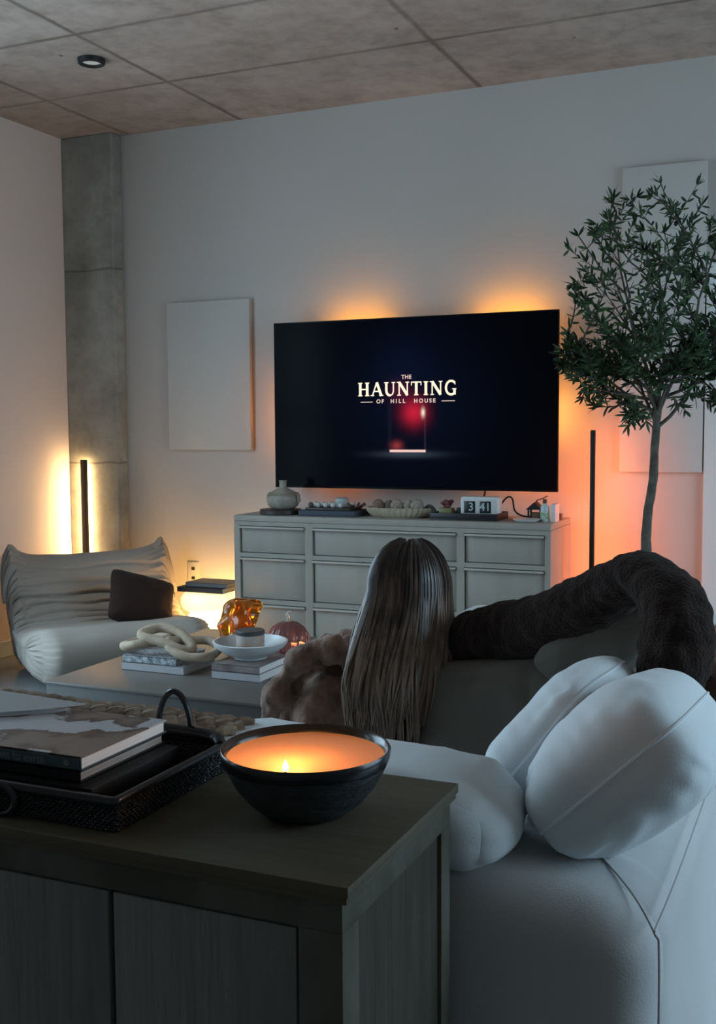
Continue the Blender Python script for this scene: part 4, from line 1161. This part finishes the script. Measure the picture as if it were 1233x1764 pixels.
t = thing('console_cabinet', 'dark weathered oak console cabinet in the foreground behind the sofa', 'cabinet', ((SX0+SXR)/2, (SYF+SYB)/2, 0))
bm = NB(); box(bm, SX0-.012, SXR, SYF, SYB, SZ-.013, SZ, .0015)
box(bm, SX0-.010, SXR-.003, SYF+.003, SYB-.002, SZ-.022, SZ-.0132, .001); obj('top', bm, MWT, t)
bm = NB()
z1 = SZ-.0222; zr = .741
box(bm, SX0, SXR-.011, SYF+.009, SYB-.005, zr, z1, .001)                                  # top rail all round
box(bm, SXR-.066, SXR-.011, SYF+.009, SYF+.055, 0, zr, .001); box(bm, SX0, SX0+.055, SYF+.009, SYF+.055, 0, zr, .001)
box(bm, SXR-.045, SXR-.011, SYB-.042, SYB-.005, 0, zr, .001); box(bm, SX0, SX0+.035, SYB-.042, SYB-.005, 0, zr, .001)
box(bm, SX0+.01, SXR-.02, SYB-.03, SYB-.01, .05, zr+.01); box(bm, SX0+.03, SXR-.04, SYF+.03, SYB-.02, .05, .07)
box(bm, SX0+.054, SXR-.066, SYF+.035, SYF+.055, .07, zr+.004)                           # dark backing inside the door gaps
obj('frame', bm, mat('weathered_oak_frame', (.075, .071, .057), .8, spec=.15, var2=(.108, .104, .084), nscale=5, stretch=(3, 3, 2), bump=.25, bscale=12), t)
for a, c in ((SXR-.040, SXR-.0165), (SX0+.005, SX0+.03)):
    bm = NB(); box(bm, a, c, SYF+.054, SYB-.040, .05, zr+.01); obj('side_panel', bm, MWV, t)
dx = [(-.794, -.5425), (-1.046, -.800), (-1.298, -1.052), (-1.562, -1.304)]
for a, c in dx:
    bm = NB(); box(bm, a+.001, c-.001, SYF+.010, SYF+.032, .06, zr-.003, .0015); obj('door', bm, MWF_, t)

# ------------------------------------------------------------------ bowl candle on the console
MBW = mat('charcoal_stoneware', (.030, .036, .040), .42, var=.3, nscale=30, bump=.35, bscale=60, stretch=(1, 1, 3))
MBWR = mat('charcoal_glaze', (.010, .011, .013), .22)
cx, cy = -.625, 1.255; z = SZ
t = thing('bowl_candle', 'large dark stoneware bowl candle glowing orange on the console', 'candle', (cx, cy, z))
bm = NB(); lathe(bm, [(1e-4, z), (.050, z), (.059, z+.003), (.076, z+.016), (.094, z+.040), (.1045, z+.058), (.1085, z+.068)], cx, cy, 72)
displace(bm, lambda p: .0006*math.sin(p.z*900)+.0012*fn(p, 60, 1)); obj('bowl', bm, MBW, t)
bm = NB(); lathe(bm, [(.1085, z+.0675), (.1110, z+.074), (.1120, z+.083), (.1105, z+.0855), (.1075, z+.084), (.104, z+.076), (.095, z+.055), (.05, z+.04)], cx, cy, 72); obj('rim', bm, MBWR, t, label='smooth black rim')
MWX = mat('candle_wax', (.88, .42, .20), .45, sss=1.0)
MWX.node_tree.nodes['Principled BSDF'].inputs['Subsurface Radius'].default_value = (.06, .022, .006)
bm = NB(); lathe(bm, [(1e-4, z+.0725), (.06, z+.0725), (.096, z+.0732), (.1035, z+.0750), (.102, z+.070), (.088, z+.055), (1e-4, z+.05)], cx, cy, 72); obj('wax', bm, MWX, t)
fx, fy = cx+.012, cy-.080
bm = NB(); tube(bm, [(fx, fy, z+.072), (fx, fy, z+.076), (fx+.001, fy, z+.079)], .0013, 6); obj('wick', bm, MBLK, t)
bm = NB(); lathe(bm, [(1e-4, z+.0765), (.003, z+.078), (.0042, z+.081), (.003, z+.086), (.001, z+.090), (1e-4, z+.092)], fx, fy, 16)
obj('flame', bm, mat('flame', (1, .8, .5), .5, emit=(1.0, .62, .25), estr=14), t)
d = bpy.data.lights.new('candle_flame_light', 'POINT'); d.energy = .68; d.color = (1.0, .42, .12); d.shadow_soft_size = .04
o = bpy.data.objects.new('candle_flame_light', d); o.location = (cx-.005, cy-.035, z+.108); C.objects.link(o)

# ------------------------------------------------------------------ black tray with books on the console
MTR = mat('black_lacquered_rattan', (.008, .009, .012), .35, bump=.5, bscale=90)
MTRR = mat('black_tray_rim', (.014, .016, .020), .25)
ax0, ax1, ay0, ay1 = -1.30, -.806, 1.088, 1.365
t = thing('serving_tray', 'black woven serving tray with loop handles on the console', 'tray', ((ax0+ax1)/2, (ay0+ay1)/2, SZ))
bm = NB(); box(bm, ax0+.004, ax1-.004, ay0+.004, ay1-.004, SZ, SZ+.008, .001); obj('tray_base', bm, MTR, t)
bm = NB()
nz_ = 9
def wallline(p0, p1, n_):
    for k in range(nz_):
        zz = SZ+.004+k*.0036; pts = []
        for i in range(n_*2+1):
            q = i/(n_*2); s = (1 if (i+k) % 2 else -1)*.0013
            d_ = (Vector(p1)-Vector(p0)).normalized(); nn = Vector((d_.y, -d_.x, 0))
            p = Vector(p0).lerp(Vector(p1), q)+nn*s; p.z = zz; pts.append(p)
        tube(bm, pts, .0021, 5)
wallline((ax0, ay0, 0), (ax1, ay0, 0), 60); wallline((ax1, ay0, 0), (ax1, ay1, 0), 34)
wallline((ax1, ay1, 0), (ax0, ay1, 0), 60); wallline((ax0, ay1, 0), (ax0, ay0, 0), 34)
obj('woven_side', bm, MTR, t)
bm = NB(); r = .02
rimp = []
for (qx, qy, a0) in ((ax1-r, ay1-r, 0), (ax0+r, ay1-r, 90), (ax0+r, ay0+r, 180), (ax1-.006, ay0+.006, 270)):
    rr = r if a0 != 270 else .006
    for k in range(6):
        a = math.radians(a0+k*18); rimp.append((qx+rr*math.cos(a), qy+rr*math.sin(a), SZ+.040))
tube(bm, rimp, .0062, 10, closed=True)
tube(bm, smoothpath([(-.915, ay1+.001, SZ+.048), (-.86, ay1+.001, SZ+.048), (-.825, ay1-.004, SZ+.046), (-.808, ay1-.022, SZ+.043)], 6), [.0105]*13+[.0105, .010, .009, .008, .007, .006], 12)
obj('rim', bm, MTRR, t)
for hy, hx, zt in ((ay1+.002, -.900, .062), (ay0-.004, -.985, .030)):
    bm = NB(); tube(bm, [(hx+.029*math.cos(PI*k/16), hy, SZ+.046+(zt)*math.sin(PI*k/16)) for k in range(17)] if zt > .05 else [(hx+.029*math.cos(2*PI*k/24), hy-.004, SZ+.024+.020*math.sin(2*PI*k/24)) for k in range(24)], .0046, 8, closed=zt < .05); obj('loop_handle', bm, MTRR, t)

bm = NB(); box(bm, -1.26, -.87, 1.125, 1.335, SZ+.009, SZ+.0365, .001)
solo('flat_box', bm, MBLK, 'flat black box lying at the bottom of the tray under both books', 'box', (-1.06, 1.23, SZ+.009))
MCV2 = mat('black_book_cover', (.012, .013, .015), .4)
MCV = mat('interior_photo_cover', (.16, .20, .215), .3)
n, L, b = nodes_of(MCV)
tc = n.new('ShaderNodeTexCoord'); mp = n.new('ShaderNodeMapping'); mp.inputs['Scale'].default_value = (9, 9, 9); L.new(tc.outputs['Object'], mp.inputs[0])
vz = n.new('ShaderNodeTexVoronoi'); vz.distance = 'CHEBYCHEV'; vz.inputs['Scale'].default_value = 1.6; L.new(mp.outputs[0], vz.inputs['Vector'])
tn = n.new('ShaderNodeTexNoise'); tn.inputs['Scale'].default_value = 1.1; tn.inputs['Detail'].default_value = 4; L.new(mp.outputs[0], tn.inputs['Vector'])
cr = n.new('ShaderNodeValToRGB'); cr.color_ramp.interpolation = 'EASE'
cr.color_ramp.elements[0].position = .50; cr.color_ramp.elements[0].color = (.50, .51, .54, 1)
cr.color_ramp.elements[1].position = .53; cr.color_ramp.elements[1].color = (.095, .055, .045, 1)
e2 = cr.color_ramp.elements.new(.62); e2.color = (.22, .17, .14, 1)
L.new(tn.outputs['Fac'], cr.inputs[0])
sp = n.new('ShaderNodeSeparateXYZ'); L.new(tc.outputs['Object'], sp.inputs[0])
gt = n.new('ShaderNodeMath'); gt.operation = 'GREATER_THAN'; gt.inputs[1].default_value = .0172; L.new(sp.outputs[2], gt.inputs[0])
mx = n.new('ShaderNodeMixRGB'); L.new(gt.outputs[0], mx.inputs[0]); mx.inputs[1].default_value = (.055, .085, .095, 1); L.new(cr.outputs[0], mx.inputs[2])
L.new(mx.outputs[0], b.inputs['Base Color'])
book(-1.19, -.897, 1.137, 1.335, SZ+.0375, SZ+.0535, MCV2, MPGD, 'coffee_table_book', 'thin black book under the teal spined one in the black tray')
tb_ = book(-1.19, -.893, 1.134, 1.335, SZ+.054, SZ+.0735, MCV, MPG, 'coffee_table_book', 'teal spined interiors book on top of the pile in the black tray')
MSPT = mat('grey_spine_lettering', (.16, .20, .21), .5)
bm = text_bm('down to earth', .0165, .0002, .0001, 1.02)
bm.transform(Matrix.Translation((-1.0, 1.1335, SZ+.0635)))
obj('spine_lettering', bm, MSPT, tb_, smooth=False)
bm = NB()
for k in range(6):
    a = k*PI/3; ellipsoid(bm, (-.9165+.0027*math.cos(a), 1.1337, SZ+.0635+.0027*math.sin(a)), (.0017, .0005, .0017), 10, 6)
obj('spine_flower', bm, MSPT, tb_, label='small flower mark on the spine')
# white paper sheets standing in for the window's reflection on the book's back left
def sheet(x0, x1, y0, y1, zf, label):
    bm = NB(); g_ = []; N = 24
    for i in range(N+1):
        row = []
        for j in range(N+1):
            u, v = i/N, j/N
            row.append(bm.verts.new(zf(u, v)))
        g_.append(row)
    for i in range(N):
        for j in range(N): bm.faces.new((g_[i][j], g_[i+1][j], g_[i+1][j+1], g_[i][j+1]))
    bmesh.ops.solidify(bm, geom=bm.faces[:], thickness=.0012)
    return solo('glare_sheet', bm, mat('glare_white', (.78, .80, .82), .3, spec=.8), label, 'glare', ((x0+x1)/2, (y0+y1)/2, SZ+.074))
ZS = SZ+.0757
def glare1(u, v):
    x = -1.30+.262*u
    yb = 1.352-.015*u; yf = 1.195+.135*u**2.2
    return Vector((x, yb+(yf-yb)*v, ZS+.003*math.sin(PI*min(1, (1-u)*1.1)*.5)*(1-v)**.6+.0068))
sheet(-1.30, -1.04, 1.2, 1.39, glare1, 'upper white glare sheet curving across the back of the teal spined book')
def glare2(u, v):
    x = -1.30+.25*u
    yb = 1.32-.01*u; yf = 1.165+.15*u**1.5
    return Vector((x, yb+(yf-yb)*v, ZS+.006*math.sin(PI*(1-u)*.5)*(1-v)))
sheet(-1.30, -1.05, 1.17, 1.32, glare2, 'lower white glare sheet lying flat on the teal spined book under the other')
